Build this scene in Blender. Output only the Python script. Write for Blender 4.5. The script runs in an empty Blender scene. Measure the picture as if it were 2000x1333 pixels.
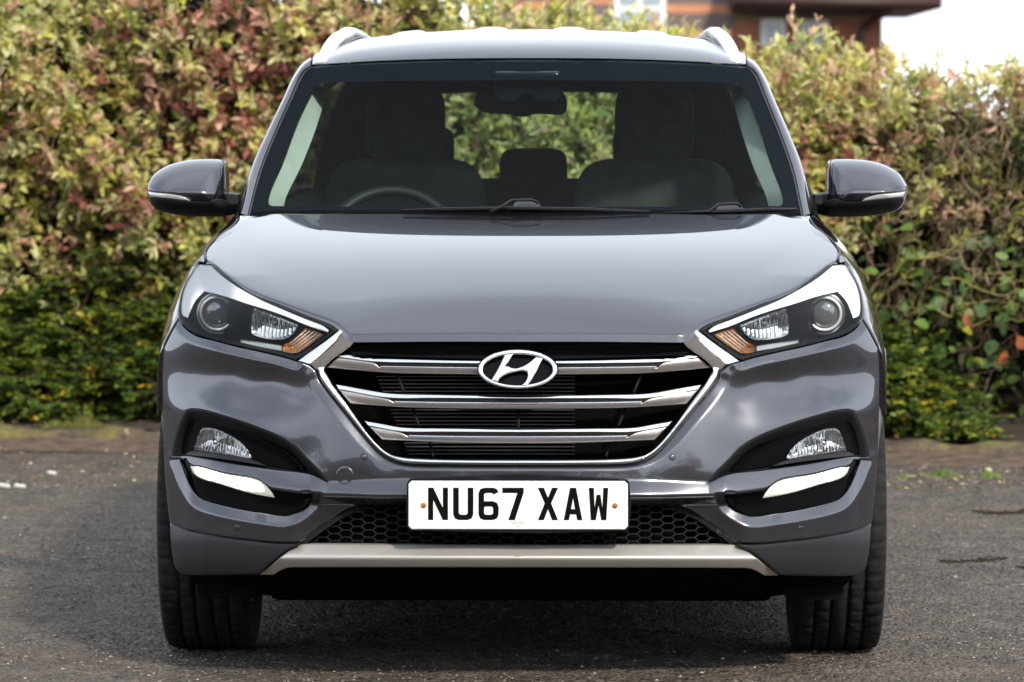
import bpy, bmesh, math, random
import numpy as np
from mathutils import Vector, Matrix
from mathutils.geometry import delaunay_2d_cdt

random.seed(7)
RNG = np.random.default_rng(11)
SC = bpy.context.scene
COL = SC.collection
R = math.radians

# ------------------------------------------------------------------ camera
FPX = 8620.0                       # focal length in photo pixels (2000 wide)
CAM_H = 1.35
PITCH = math.atan((666.5 - 249.0) / FPX)
NOSE = 10.5                        # camera to the car's nose
YAW = 0.0156                       # the car stands very slightly turned
X0 = 0.014
cam_data = bpy.data.cameras.new('camera')
cam = bpy.data.objects.new('camera', cam_data)
COL.objects.link(cam)
cam.location = (0, 0, CAM_H)
cam.rotation_euler = (math.pi / 2 - PITCH, 0, 0)
cam_data.sensor_fit = 'HORIZONTAL'
cam_data.sensor_width = 36.0
cam_data.lens = FPX / 2000 * 36.0
cam_data.clip_start = 0.1
cam_data.clip_end = 2000
cam_data.dof.use_dof = True
cam_data.dof.focus_distance = 11.2
cam_data.dof.aperture_fstop = 6.3
SC.camera = cam

# ------------------------------------------------------------------ sky and sun
SUN_AZ, SUN_EL = R(25), R(35)      # to the right of and behind the photographer
sun_dir = Vector((math.sin(SUN_AZ) * math.cos(SUN_EL), -math.cos(SUN_AZ) * math.cos(SUN_EL), math.sin(SUN_EL)))
world = bpy.data.worlds.new('World'); SC.world = world; world.use_nodes = True
wn, wl = world.node_tree.nodes, world.node_tree.links
wn.clear()
w_out = wn.new('ShaderNodeOutputWorld'); w_bg = wn.new('ShaderNodeBackground')
w_sky = wn.new('ShaderNodeTexSky'); w_sky.sky_type = 'NISHITA'; w_sky.sun_disc = False
w_sky.sun_elevation = SUN_EL; w_sky.sun_rotation = math.atan2(sun_dir.x, sun_dir.y)
w_sky.air_density = 1.0; w_sky.dust_density = 1.5; w_sky.ozone_density = 1.0
w_tc = wn.new('ShaderNodeTexCoord'); w_sep = wn.new('ShaderNodeSeparateXYZ')
wl.new(w_tc.outputs['Generated'], w_sep.inputs[0])
w_add = wn.new('ShaderNodeMath'); w_add.operation = 'ADD'; w_add.inputs[1].default_value = 0.16
w_abs = wn.new('ShaderNodeMath'); w_abs.operation = 'ABSOLUTE'
wl.new(w_sep.outputs['Z'], w_abs.inputs[0]); wl.new(w_abs.outputs[0], w_add.inputs[0])
w_div = wn.new('ShaderNodeVectorMath'); w_div.operation = 'DIVIDE'
w_com = wn.new('ShaderNodeCombineXYZ')
for i in range(3): wl.new(w_add.outputs[0], w_com.inputs[i])
wl.new(w_tc.outputs['Generated'], w_div.inputs[0]); wl.new(w_com.outputs[0], w_div.inputs[1])
w_noise = wn.new('ShaderNodeTexNoise'); w_noise.inputs['Scale'].default_value = 0.75
w_noise.inputs['Detail'].default_value = 4; w_noise.inputs['Roughness'].default_value = 0.45
wl.new(w_div.outputs[0], w_noise.inputs['Vector'])
w_ramp = wn.new('ShaderNodeMapRange'); w_ramp.interpolation_type = 'SMOOTHSTEP'
w_ramp.inputs['From Min'].default_value = 0.34; w_ramp.inputs['From Max'].default_value = 0.62
wl.new(w_noise.outputs['Fac'], w_ramp.inputs['Value'])
w_ramp.inputs['To Min'].default_value = 0.38
w_hz = wn.new('ShaderNodeMapRange'); w_hz.interpolation_type = 'SMOOTHSTEP'
w_hz.inputs['From Min'].default_value = 0.06; w_hz.inputs['From Max'].default_value = 0.50
w_hz.inputs['To Min'].default_value = 1.0; w_hz.inputs['To Max'].default_value = 0.0
wl.new(w_abs.outputs[0], w_hz.inputs['Value'])
w_max = wn.new('ShaderNodeMath'); w_max.operation = 'MAXIMUM'
wl.new(w_ramp.outputs[0], w_max.inputs[0]); wl.new(w_hz.outputs[0], w_max.inputs[1])
w_mix = wn.new('ShaderNodeMix'); w_mix.data_type = 'RGBA'
wl.new(w_max.outputs[0], w_mix.inputs['Factor'])
wl.new(w_sky.outputs[0], w_mix.inputs['A'])
w_mix.inputs['B'].default_value = (11.0, 11.8, 12.8, 1)
wl.new(w_mix.outputs['Result'], w_bg.inputs['Color'])
w_bg.inputs['Strength'].default_value = 0.135
wl.new(w_bg.outputs[0], w_out.inputs[0])

sun_data = bpy.data.lights.new('sun', 'SUN'); sun = bpy.data.objects.new('sun', sun_data); COL.objects.link(sun)
sun_data.energy = 3.3; sun_data.angle = R(4.0); sun_data.color = (1.0, 0.92, 0.80)
sun.rotation_euler = (-sun_dir).to_track_quat('-Z', 'Y').to_euler()
sun.location = (4, -6, 8)
SC.view_settings.view_transform = 'Standard'; SC.view_settings.look = 'None'
SC.view_settings.exposure = 0.32; SC.view_settings.gamma = 1.0
SC.cycles.use_denoising = True
SC.cycles.max_bounces = 8; SC.cycles.transparent_max_bounces = 16
SC.cycles.caustics_reflective = False; SC.cycles.caustics_refractive = False
SC.cycles.sample_clamp_indirect = 6

# ------------------------------------------------------------------ helpers
def srgb(r, g, b):
    f = lambda c: (c / 255 / 12.92) if c / 255 <= 0.04045 else ((c / 255 + 0.055) / 1.055) ** 2.4
    return (f(r), f(g), f(b))

def P(u, v, d):
    """Photo measurement (u, v) at depth d behind the nose -> metres in the car's own frame."""
    u, v, d = np.broadcast_arrays(np.asarray(u, float), np.asarray(v, float), np.asarray(d, float))
    a = np.arctan((v - 666.5) / FPX) + PITCH
    D = NOSE + d
    q = D * np.tan(a)
    dep = D * math.cos(PITCH) + q * math.sin(PITCH)
    X = (u - 1000.0) * dep / FPX - X0 - YAW * d
    return np.stack([X, d, CAM_H - q], -1)

def PP(seq):
    a = np.asarray(seq, float)
    return P(a[:, 0], a[:, 1], a[:, 2])

def W(u, v, D):
    """The same for the surroundings: metres in the world at distance D from the camera."""
    p = P(u, v, np.asarray(D, float) - NOSE)
    p = p.copy(); p[..., 0] += X0 + YAW * p[..., 1]; p[..., 1] += NOSE
    return p

def G(u, v, z=0.0):
    a = math.atan((v - 666.5) / FPX) + PITCH
    return W(u, v, (CAM_H - z) / math.tan(a))

def catmull(pts, n=10):
    pts = np.asarray(pts, float)
    if len(pts) < 3:
        t = np.linspace(0, 1, n + 1)[:, None]
        return pts[0] * (1 - t) + pts[-1] * t
    ext = np.vstack([2 * pts[0] - pts[1], pts, 2 * pts[-1] - pts[-2]])
    out = []
    for i in range(1, len(ext) - 2):
        p0, p1, p2, p3 = ext[i - 1:i + 3]
        d = lambda a, b: max(np.linalg.norm(b - a) ** 0.5, 1e-6)
        t0 = 0; t1 = t0 + d(p0, p1); t2 = t1 + d(p1, p2); t3 = t2 + d(p2, p3)
        t = np.linspace(t1, t2, n, endpoint=False)[:, None]
        A1 = (t1 - t) / (t1 - t0) * p0 + (t - t0) / (t1 - t0) * p1
        A2 = (t2 - t) / (t2 - t1) * p1 + (t - t1) / (t2 - t1) * p2
        A3 = (t3 - t) / (t3 - t2) * p2 + (t - t2) / (t3 - t2) * p3
        B1 = (t2 - t) / (t2 - t0) * A1 + (t - t0) / (t2 - t0) * A2
        B2 = (t3 - t) / (t3 - t1) * A2 + (t - t1) / (t3 - t1) * A3
        out.append((t2 - t) / (t2 - t1) * B1 + (t - t1) / (t2 - t1) * B2)
    out.append(pts[-1:])
    return np.vstack(out)

def curve(*segs, closed=True, n=8):
    """Outline from smooth segments; corners where segments meet."""
    out = []
    for s in segs:
        c = catmull(s, n)
        if out and np.linalg.norm(out[-1][-1] - c[0]) < 1e-6: c = c[1:]
        out.append(c)
    o = np.vstack(out)
    if closed and np.linalg.norm(o[0] - o[-1]) < 1e-6: o = o[:-1]
    return o

def resample(c, n):
    c = np.asarray(c, float)
    s = np.r_[0, np.cumsum(np.linalg.norm(np.diff(c, axis=0), axis=1))]
    t = np.linspace(0, s[-1], n)
    return np.stack([np.interp(t, s, c[:, k]) for k in range(c.shape[1])], -1)

def densify(poly, step, closed=True):
    poly = np.asarray(poly, float)
    nxt = np.roll(poly, -1, 0) if closed else poly[1:]
    out = []
    for a, b in zip(poly, nxt):
        m = max(1, int(math.ceil(np.linalg.norm(b - a) / step)))
        t = np.arange(m)[:, None] / m
        out.append(a + (b - a) * t)
    if not closed: out.append(poly[-1:])
    return np.vstack(out)

def seg_dist(p, poly, closed=False):
    """Distance from points p (N,2) to a polyline."""
    p = np.asarray(p, float); poly = np.asarray(poly, float)
    A = poly if closed else poly[:-1]
    B = np.roll(poly, -1, 0) if closed else poly[1:]
    best = np.full(len(p), 1e9)
    for a, b in zip(A, B):
        ab = b - a; L = max(ab @ ab, 1e-12)
        t = np.clip(((p - a) @ ab) / L, 0, 1)
        best = np.minimum(best, np.hypot(*(p - a - t[:, None] * ab).T))
    return best

def inside(p, poly):
    x, y = p[:, 0], p[:, 1]; res = np.zeros(len(p), bool)
    n = len(poly); j = n - 1
    for i in range(n):
        xi, yi = poly[i]; xj, yj = poly[j]
        c = ((yi > y) != (yj > y))
        with np.errstate(divide='ignore', invalid='ignore'):
            c &= x < (xj - xi) * (y - yi) / (yj - yi + 1e-30) + xi
        res ^= c; j = i
    return res

def tri_fill(outline, holes=(), step=6.0, rings=()):
    """2-D constrained triangulation with interior points. -> verts (N,2), tris"""
    loops = [densify(outline, step * 0.8)] + [densify(h, step * 0.8) for h in holes]
    pts, edges = [], []
    for lp in loops:
        o = len(pts)
        pts += list(map(tuple, lp)); n = len(lp)
        edges += [(o + i, o + (i + 1) % n) for i in range(n)]
    lo, hi = np.min(loops[0], 0), np.max(loops[0], 0)
    xs = np.arange(lo[0], hi[0] + step, step); ys = np.arange(lo[1], hi[1] + step, step * 0.866)
    gx, gy = np.meshgrid(xs, ys); gx = gx.copy(); gx[1::2] += step / 2
    g = np.stack([gx.ravel(), gy.ravel()], -1)
    g = g[inside(g, loops[0])]
    for h in loops[1:]: g = g[~inside(g, h)]
    dist = np.full(len(g), 1e9)
    for lp in loops: dist = np.minimum(dist, seg_dist(g, lp, True))
    mind = (max(rings) + step * 0.35) if rings else step * 0.45
    pts += list(map(tuple, g[dist > mind]))
    for rr in rings:
        for k, lp in enumerate(loops):
            t = np.roll(lp, -1, 0) - np.roll(lp, 1, 0)
            t /= np.maximum(np.linalg.norm(t, axis=1)[:, None], 1e-9)
            nrm = np.stack([-t[:, 1], t[:, 0]], -1)
            for sgn in (1, -1):
                q = lp + nrm * rr * sgn
                ok = inside(q, loops[0])
                for h in loops[1:]: ok &= ~inside(q, h)
                dd = np.full(len(q), 1e9)
                for l2 in loops: dd = np.minimum(dd, seg_dist(q, l2, True))
                ok &= dd > rr * 0.9
                pts += list(map(tuple, q[ok]))
    r = delaunay_2d_cdt([Vector(p) for p in pts], edges, [], 0, 1e-5)
    V = np.array([tuple(v) for v in r[0]]); T = np.array([f for f in r[2] if len(f) == 3])
    c = V[T].mean(1)
    ok = inside(c, loops[0])
    for h in loops[1:]: ok &= ~inside(c, h)
    T = T[ok]
    used = np.unique(T); remap = -np.ones(len(V), int); remap[used] = np.arange(len(used))
    return V[used], remap[T], loops

def boundary(T):
    from collections import Counter
    cnt = Counter(); dirn = {}
    for a, b, c in T:
        for e in ((a, b), (b, c), (c, a)):
            k = (min(e), max(e)); cnt[k] += 1; dirn[k] = e
    return [dirn[k] for k, n in cnt.items() if n == 1]

CEN = 1012.9
def panel(outline, fn, holes=(), step=6.0, rnd=0.0, rh=0.003, flange=(0, 0.012, 0), rings=None, face=(0, -1, 0.2)):
    """Outline in photo units filled with a surface fn(u, v) -> depth, edges rounded and folded back. Left half; X <= 0."""
    rings = rings if rings is not None else ((rnd * 0.12, rnd * 0.45, rnd) if rnd else ())
    V2, T, loops = tri_fill(outline, holes, step, rings)
    d = fn(V2[:, 0], V2[:, 1])
    if rnd:
        dist = np.full(len(V2), 1e9)
        for lp in loops:
            q = np.vstack([lp, lp[:1]])
            keep = ~((q[:-1, 0] >= CEN) & (q[1:, 0] >= CEN))
            for i in np.nonzero(keep)[0]:
                dist = np.minimum(dist, seg_dist(V2, q[i:i + 2]))
        s = 1 - np.clip(dist / rnd, 0, 1)
        d = d + rh * (1 - np.sqrt(np.maximum(1 - s * s, 0)))
    V = P(V2[:, 0], V2[:, 1], d)
    wc = np.clip((V2[:, 0] - 860) / 153, 0, 1); V[:, 0] -= P(np.full(len(V2), 1013.0), V2[:, 1], d)[:, 0] * wc * wc * (3 - 2 * wc)
    V[V2[:, 0] >= CEN, 0] = 0.0
    return finish(V, T, flange, face, V2[:, 0] >= CEN)

def finish(V, T, flange, face, cen=None):
    n = np.cross(V[T[:, 1]] - V[T[:, 0]], V[T[:, 2]] - V[T[:, 0]]).sum(0)
    if n @ np.array(face) < 0: T = T[:, ::-1]
    V = list(map(tuple, V)); F = [tuple(t) for t in T]
    if flange is not None:
        mp = {}
        fl = np.array(flange, float)
        def dup(i):
            if i not in mp:
                mp[i] = (len(V), len(V) + 1)
                V.append(V[i]); V.append(tuple(np.array(V[i]) + fl))
            return mp[i]
        for a, b in boundary(T):
            if cen is not None and cen[a] and cen[b]: continue
            a0, a1 = dup(a); b0, b1 = dup(b)
            F.append((b0, a0, a1, b1))
    return np.array(V), F

def mk(name, V, F, mat, parent=None, smooth=True, kind=None, label=None):
    me = bpy.data.meshes.new(name)
    me.from_pydata([tuple(map(float, v)) for v in V], [], [tuple(map(int, f)) for f in F])
    if smooth: me.polygons.foreach_set('use_smooth', [True] * len(me.polygons))
    if mat: me.materials.append(mat)
    me.update()
    o = bpy.data.objects.new(name, me); COL.objects.link(o)
    if parent: o.parent = parent
    if kind: o['kind'] = kind
    if label: o['label'] = label
    return o

def weld(name, VF, mat, parent=None, **k):
    """Both halves of a part that crosses the middle of the car."""
    V, F = VF; n = len(V)
    idx = np.arange(n); on = np.abs(V[:, 0]) < 1e-6
    mir = np.where(on, idx, -1); mir[~on] = n + np.arange((~on).sum())
    o = mk(name, np.vstack([V, (V * np.array([-1, 1, 1]))[~on]]), list(F) + [tuple(mir[i] for i in f[::-1]) for f in F], mat, parent, **k)
    return o

def side(name, VF, mat, parent, s, **k):
    """One side: s = -1 as measured (left of the picture), +1 mirrored."""
    V, F = VF
    if s > 0: V = V * np.array([-1, 1, 1]); F = [tuple(f[::-1]) for f in F]
    return mk(name, V, F, mat, parent, **k)

class TPS:
    def __init__(s, pts, lam=0.0, scale=(1, 1)):
        a = np.asarray(pts, float); s.sc = np.array(scale, float)
        s.x = a[:, :2] / s.sc; n = len(a)
        K = s.k(s.x, s.x) + lam * np.eye(n)
        Q = np.c_[np.ones(n), s.x]
        M = np.block([[K, Q], [Q.T, np.zeros((3, 3))]])
        s.w = np.linalg.lstsq(M, np.r_[a[:, 2], 0, 0, 0], rcond=None)[0]
    @staticmethod
    def k(a, b):
        r2 = ((a[:, None] - b[None]) ** 2).sum(-1)
        return 0.5 * r2 * np.log(np.maximum(r2, 1e-12))
    def __call__(s, x, y):
        x, y = np.broadcast_arrays(np.asarray(x, float), np.asarray(y, float))
        p = np.stack([x.ravel(), y.ravel()], -1) / s.sc
        r = s.k(p, s.x) @ s.w[:-3] + np.c_[np.ones(len(p)), p] @ s.w[-3:]
        return r.reshape(x.shape)

def srelu(x, k): return 0.5 * (x + np.sqrt(x * x + k * k))

def grid_faces(nu, nv, close_u=False, close_v=False):
    F = []
    for j in range(nv if close_v else nv - 1):
        for i in range(nu if close_u else nu - 1):
            i2, j2 = (i + 1) % nu, (j + 1) % nv
            F.append((j * nu + i, j * nu + i2, j2 * nu + i2, j2 * nu + i))
    return F

def loft(curves, nu=24, sub=6):
    """Surface through 3-D curves (each a list of points), smooth both ways."""
    rows = [resample(catmull(np.asarray(c, float), 12), nu) for c in curves]
    A = np.stack(rows)                       # (m, nu, 3)
    B = np.stack([catmull(A[:, i], sub) for i in range(nu)], 1)
    return B.reshape(-1, 3), grid_faces(nu, B.shape[0])

def tube(path, rad, n=10, caps=True, flat=1.0, up=(0, 0, 1)):
    path = np.asarray(path, float); m = len(path)
    rad = np.broadcast_to(np.asarray(rad, float), (m,))
    V = []
    for i in range(m):
        t = path[min(i + 1, m - 1)] - path[max(i - 1, 0)]; t /= max(np.linalg.norm(t), 1e-9)
        a = np.cross(t, up); 
        if np.linalg.norm(a) < 1e-4: a = np.cross(t, (1, 0, 0))
        a /= np.linalg.norm(a); b = np.cross(a, t)
        for k in range(n):
            th = 2 * math.pi * k / n
            V.append(path[i] + rad[i] * (math.cos(th) * a + flat * math.sin(th) * b))
    F = grid_faces(n, m, close_u=True)
    if caps: F += [tuple(range(n))[::-1], tuple((m - 1) * n + k for k in range(n))]
    return np.array(V), F

def box(c, s, bev=0.0):
    """Box as (V, F); bev chamfers every edge."""
    bm = bmesh.new(); bmesh.ops.create_cube(bm, size=1)
    for v in bm.verts: v.co = Vector((v.co.x * s[0], v.co.y * s[1], v.co.z * s[2]))
    if bev: bmesh.ops.bevel(bm, geom=list(bm.edges), offset=bev, segments=2, affect='EDGES', profile=0.5)
    bm.verts.index_update()
    V = np.array([tuple(v.co) for v in bm.verts]) + np.array(c)
    F = [tuple(v.index for v in f.verts) for f in bm.faces]; bm.free()
    return V, F

def join(*vfs):
    V, F, o = [], [], 0
    for v, f in vfs:
        V.append(np.asarray(v, float)); F += [tuple(i + o for i in x) for x in f]; o += len(v)
    return np.vstack(V), F

def pillow(c, s, e1=0.5, e2=0.5, nu=28, nv=16, bend=0.0):
    """Rounded cushion (superellipsoid)."""
    sg = lambda x, e: np.sign(x) * np.abs(x) ** e
    th = np.linspace(-math.pi / 2, math.pi / 2, nv)[:, None]; ph = np.linspace(0, 2 * math.pi, nu, endpoint=False)[None]
    x = sg(np.cos(th), e1) * sg(np.cos(ph), e2); y = sg(np.cos(th), e1) * sg(np.sin(ph), e2); z = sg(np.sin(th), e1) + 0 * ph
    V = np.stack([x * s[0] / 2, y * s[1] / 2, z * s[2] / 2], -1).reshape(-1, 3)
    V[:, 1] += bend * V[:, 2] ** 2
    return V + np.array(c), grid_faces(nu, nv, close_u=True)

def lathe(profile, n=48, axis='y', c=(0, 0, 0), close=False):
    """profile of (radius, along-axis) turned about an axis."""
    V = []
    for (r, h) in profile:
        for k in range(n):
            t = 2 * math.pi * k / n
            a, b = r * math.cos(t), r * math.sin(t)
            V.append((a, h, b) if axis == 'y' else ((h, a, b) if axis == 'x' else (a, b, h)))
    return np.array(V) + np.array(c), grid_faces(n, len(profile), close_u=True, close_v=close)

def poly_prism(outline, y0, y1, holes=(), to3=None, step=1e9):
    """Flat cut-out: outline (x, z) extruded from y0 (front) to y1."""
    V2, T, loops = tri_fill(outline, holes, step)
    V = np.stack([V2[:, 0], np.full(len(V2), y0), V2[:, 1]], -1)
    return finish(V, T, (0, y1 - y0, 0), (0, -1, 0))

def empty(name, loc=(0, 0, 0), parent=None, rz=0.0):
    o = bpy.data.objects.new(name, None); COL.objects.link(o); o.location = loc
    o.rotation_euler = (0, 0, rz); o.empty_display_size = 0.1
    if parent: o.parent = parent
    return o

def tag(o, label=None, cat=None, group=None, kind=None):
    if label: o['label'] = label
    if cat: o['category'] = cat
    if group: o['group'] = group
    if kind: o['kind'] = kind
    return o

# ------------------------------------------------------------------ materials
def mat(name, col=(0.5, 0.5, 0.5), rough=0.5, metal=0.0, coat=0.0, coat_r=0.03, spec=0.5, var=0.0, vscale=20.0,
        bump=0.0, bscale=200.0, rvar=0.0, emit=None, estr=0.0, trans=0.0, ior=1.45, alpha=1.0, sheen=0.0):
    m = bpy.data.materials.new(name); m.use_nodes = True
    N, L = m.node_tree.nodes, m.node_tree.links
    b = N['Principled BSDF']
    b.inputs['Base Color'].default_value = (*col, 1)
    b.inputs['Roughness'].default_value = rough; b.inputs['Metallic'].default_value = metal
    b.inputs['Coat Weight'].default_value = coat; b.inputs['Coat Roughness'].default_value = coat_r
    b.inputs['Specular IOR Level'].default_value = spec; b.inputs['IOR'].default_value = ior
    b.inputs['Transmission Weight'].default_value = trans; b.inputs['Alpha'].default_value = alpha
    b.inputs['Sheen Weight'].default_value = sheen
    if emit:
        b.inputs['Emission Color'].default_value = (*emit, 1); b.inputs['Emission Strength'].default_value = estr
    tc = N.new('ShaderNodeTexCoord')
    ns = N.new('ShaderNodeTexNoise'); ns.inputs['Scale'].default_value = vscale; ns.inputs['Detail'].default_value = 5
    L.new(tc.outputs['Object'], ns.inputs['Vector'])
    if var:
        hv = N.new('ShaderNodeHueSaturation'); hv.inputs['Color'].default_value = (*col, 1)
        mr = N.new('ShaderNodeMapRange'); mr.inputs['From Min'].default_value = 0.3; mr.inputs['From Max'].default_value = 0.7
        mr.inputs['To Min'].default_value = 1 - var; mr.inputs['To Max'].default_value = 1 + var
        L.new(ns.outputs['Fac'], mr.inputs['Value']); L.new(mr.outputs[0], hv.inputs['Value'])
        L.new(hv.outputs[0], b.inputs['Base Color'])
    if rvar:
        mr = N.new('ShaderNodeMapRange'); mr.inputs['From Min'].default_value = 0.3; mr.inputs['From Max'].default_value = 0.7
        mr.inputs['To Min'].default_value = max(rough - rvar, 0.01); mr.inputs['To Max'].default_value = rough + rvar
        L.new(ns.outputs['Fac'], mr.inputs['Value']); L.new(mr.outputs[0], b.inputs['Roughness'])
    if bump:
        n2 = N.new('ShaderNodeTexNoise'); n2.inputs['Scale'].default_value = bscale; n2.inputs['Detail'].default_value = 3
        L.new(tc.outputs['Object'], n2.inputs['Vector'])
        bp = N.new('ShaderNodeBump'); bp.inputs['Strength'].default_value = bump; bp.inputs['Distance'].default_value = 0.002
        L.new(n2.outputs['Fac'], bp.inputs['Height']); L.new(bp.outputs[0], b.inputs['Normal'])
    return m

def glass(name, tint, ior=1.45, rough=0.0, refl=1.0):
    """Thin pane: tinted see-through with a Fresnel reflection."""
    m = bpy.data.materials.new(name); m.use_nodes = True
    N, L = m.node_tree.nodes, m.node_tree.links; N.clear()
    o = N.new('ShaderNodeOutputMaterial'); t = N.new('ShaderNodeBsdfTransparent'); t.inputs[0].default_value = (*tint, 1)
    g = N.new('ShaderNodeBsdfGlossy'); g.inputs['Roughness'].default_value = rough
    g.inputs['Color'].default_value = (refl, refl, refl, 1)
    f = N.new('ShaderNodeFresnel'); f.inputs['IOR'].default_value = ior
    x = N.new('ShaderNodeMixShader')
    L.new(f.outputs[0], x.inputs[0]); L.new(t.outputs[0], x.inputs[1]); L.new(g.outputs[0], x.inputs[2])
    L.new(x.outputs[0], o.inputs[0])
    return m

M = {}
M['paint'] = mat('grey_metallic_paint', (0.087, 0.088, 0.100), 0.23, 0.9, coat=1.0, coat_r=0.008, var=0.10, vscale=1600)
M['paint'].node_tree.nodes['Principled BSDF'].inputs['Specular Tint'].default_value = (.36, .37, .42, 1)
M['satin'] = mat('dark_grey_satin_plastic', (0.020, 0.020, 0.022), 0.38, 0.1, coat=0.0, spec=.14, rvar=0.05, vscale=60)
M['clad'] = mat('grey_satin_cladding', (0.11, 0.11, 0.112), 0.35, 0.3, rvar=0.05, vscale=60)
M['chrome'] = mat('chrome', (0.86, 0.86, 0.87), 0.06, 1.0, rvar=0.02, vscale=30)
M['satin_silver'] = mat('satin_silver', (0.40, 0.37, 0.355), 0.33, 0.85, rvar=0.04, vscale=40)
M['skid'] = mat('silver_skid_paint', (0.46, 0.44, 0.41), 0.38, 0.55, rvar=0.04, vscale=50)
M['rail'] = mat('silver_rail', (0.74, 0.74, 0.73), 0.38, 0.3, rvar=0.04, vscale=50)
M['black'] = mat('black_plastic', (0.006, 0.006, 0.007), 0.5, 0.0, spec=.15, rvar=0.08, vscale=80, bump=0.15, bscale=900)
M['black_satin'] = mat('black_satin_plastic', (0.012, 0.012, 0.013), 0.42, 0.0, rvar=0.06, vscale=80, bump=0.2, bscale=1400, spec=.12)
M['gloss_black'] = mat('gloss_black', (0.004, 0.004, 0.005), 0.08, 0.0, spec=.09, rvar=0.03, vscale=40)
M['rubber'] = mat('tyre_rubber', (0.013, 0.0125, 0.012), 0.75, 0.0, var=0.5, vscale=60, bump=0.4, bscale=500, spec=.25)
M['seal'] = mat('rubber_seal', (0.012, 0.012, 0.012), 0.5, rvar=0.05)
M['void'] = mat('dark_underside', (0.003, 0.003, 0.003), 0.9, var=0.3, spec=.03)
M['reflector'] = mat('lamp_reflector', (0.80, 0.80, 0.80), 0.07, 1.0, rvar=0.03, vscale=60)
M['brow'] = mat('bright_lamp_blade', (0.98, 0.98, 0.98), 0.14, 0.1, coat=.8, rvar=0.04, vscale=60)
M['lampblack'] = mat('lamp_housing_black', (0.008, 0.009, 0.010), 0.16, 0.0, spec=.15, rvar=0.05, vscale=60)
M['bezel'] = mat('lamp_bezel', (.80, .80, .80), .22, .35, rvar=.04)
M['clear_in'] = mat('clear_light_guide', (.30, .31, .32), .10, .5, coat=1, rvar=.03)
M['amber'] = mat('amber_bulb_housing', (0.56, 0.31, 0.15), 0.14, 0.6, rvar=0.04, var=0.4, vscale=45)
M['lens_clear'] = glass('clear_lamp_cover', (0.985, 0.99, 0.99), 1.33, refl=.45)
M['lens_ball'] = mat('projector_lens', (0.16, 0.165, 0.165), 0.02, 0.5, coat=1.0, coat_r=0.0)
M['drl'] = mat('lit_running_light', (0.9, 0.9, 0.9), 0.2, emit=(1.0, 1.0, 0.93), estr=6.0, rvar=0.02)
M['drl_lens'] = mat('running_light_lens', (0.75, 0.77, 0.70), 0.12, 0.2, coat=1.0, rvar=0.03)
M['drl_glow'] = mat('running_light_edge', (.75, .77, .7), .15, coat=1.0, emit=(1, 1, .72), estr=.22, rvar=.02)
M['wind'] = glass('windscreen_glass', (0.78, 0.92, 0.88), 1.22, refl=.13)
M['sideglass'] = glass('side_glass', (0.20, 0.24, 0.23), 1.4)
M['rearglass'] = glass('rear_glass', (0.62, 0.74, 0.68), 1.3)
M['frit'] = mat('windscreen_black_border', (0.005, 0.0075, 0.013), 0.12, rvar=0.03, spec=.2)
M['trim_in'] = mat('pale_grey_trim', (0.50, 0.50, 0.47), 0.8, var=0.06, bump=0.2, bscale=800)
M['cabin'] = mat('cabin_black_plastic', (0.014, 0.014, 0.015), 0.7, spec=.2, var=0.2, bump=0.3, bscale=600)
M['dash'] = mat('dashboard_grain', (0.050, 0.053, 0.052), 0.6, var=0.15, bump=0.5, bscale=700)
M['seatcloth'] = mat('dark_seat_cloth', (0.042, 0.042, 0.041), 0.9, var=0.2, bump=0.3, bscale=900, spec=.15)
M['leather'] = mat('steering_wheel_leather', (0.012, 0.012, 0.012), 0.42, rvar=0.06, bump=0.2, bscale=900, spec=.3)
M['plate'] = mat('white_plate', (0.80, 0.80, 0.775), 0.32, coat=0.3, var=0.03, vscale=14)
M['plate_ink'] = mat('plate_black_ink', (0.004, 0.004, 0.004), 0.35, spec=.08, rvar=0.05)
M['plate_grey'] = mat('plate_grey_print', (0.25, 0.25, 0.25), 0.5, rvar=0.05)
M['rust'] = mat('rusty_screw', (0.32, 0.14, 0.04), 0.7, var=0.5, vscale=600, bump=0.6, bscale=2000)
M['alloy'] = mat('alloy_rim', (0.45, 0.45, 0.46), 0.25, 0.9, rvar=0.05)
M['mirror_glass'] = mat('mirror_glass', (0.7, 0.72, 0.74), 0.02, 1.0, rvar=0.01)
M['indicator'] = mat('clear_indicator', (0.55, 0.55, 0.54), 0.15, 0.3, coat=1.0, rvar=0.04)
M['red_lamp'] = mat('red_lamp', (0.35, 0.01, 0.01), 0.1, coat=1.0, rvar=0.03)
# ================================================================== THE CAR
car = empty('car', (X0, NOSE, 0), rz=-YAW)
tag(car, 'dark grey SUV parked facing the camera with lit running lights', 'car')

def base_d(X):
    x = np.minimum(np.abs(X) / 0.935, 0.9985)
    return 0.6 * (1 - np.sqrt(1 - x ** 2.8))
def plan(u, v, extra):
    """Depth of the nose's plan curve plus extra, at photo measurement (u, v)."""
    u = np.minimum(np.asarray(u, float), 1013.0)
    d = np.full(u.shape, 0.1) + extra
    for _ in range(8):
        d = base_d(P(u, v, d)[..., 0]) + extra
    return d

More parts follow.
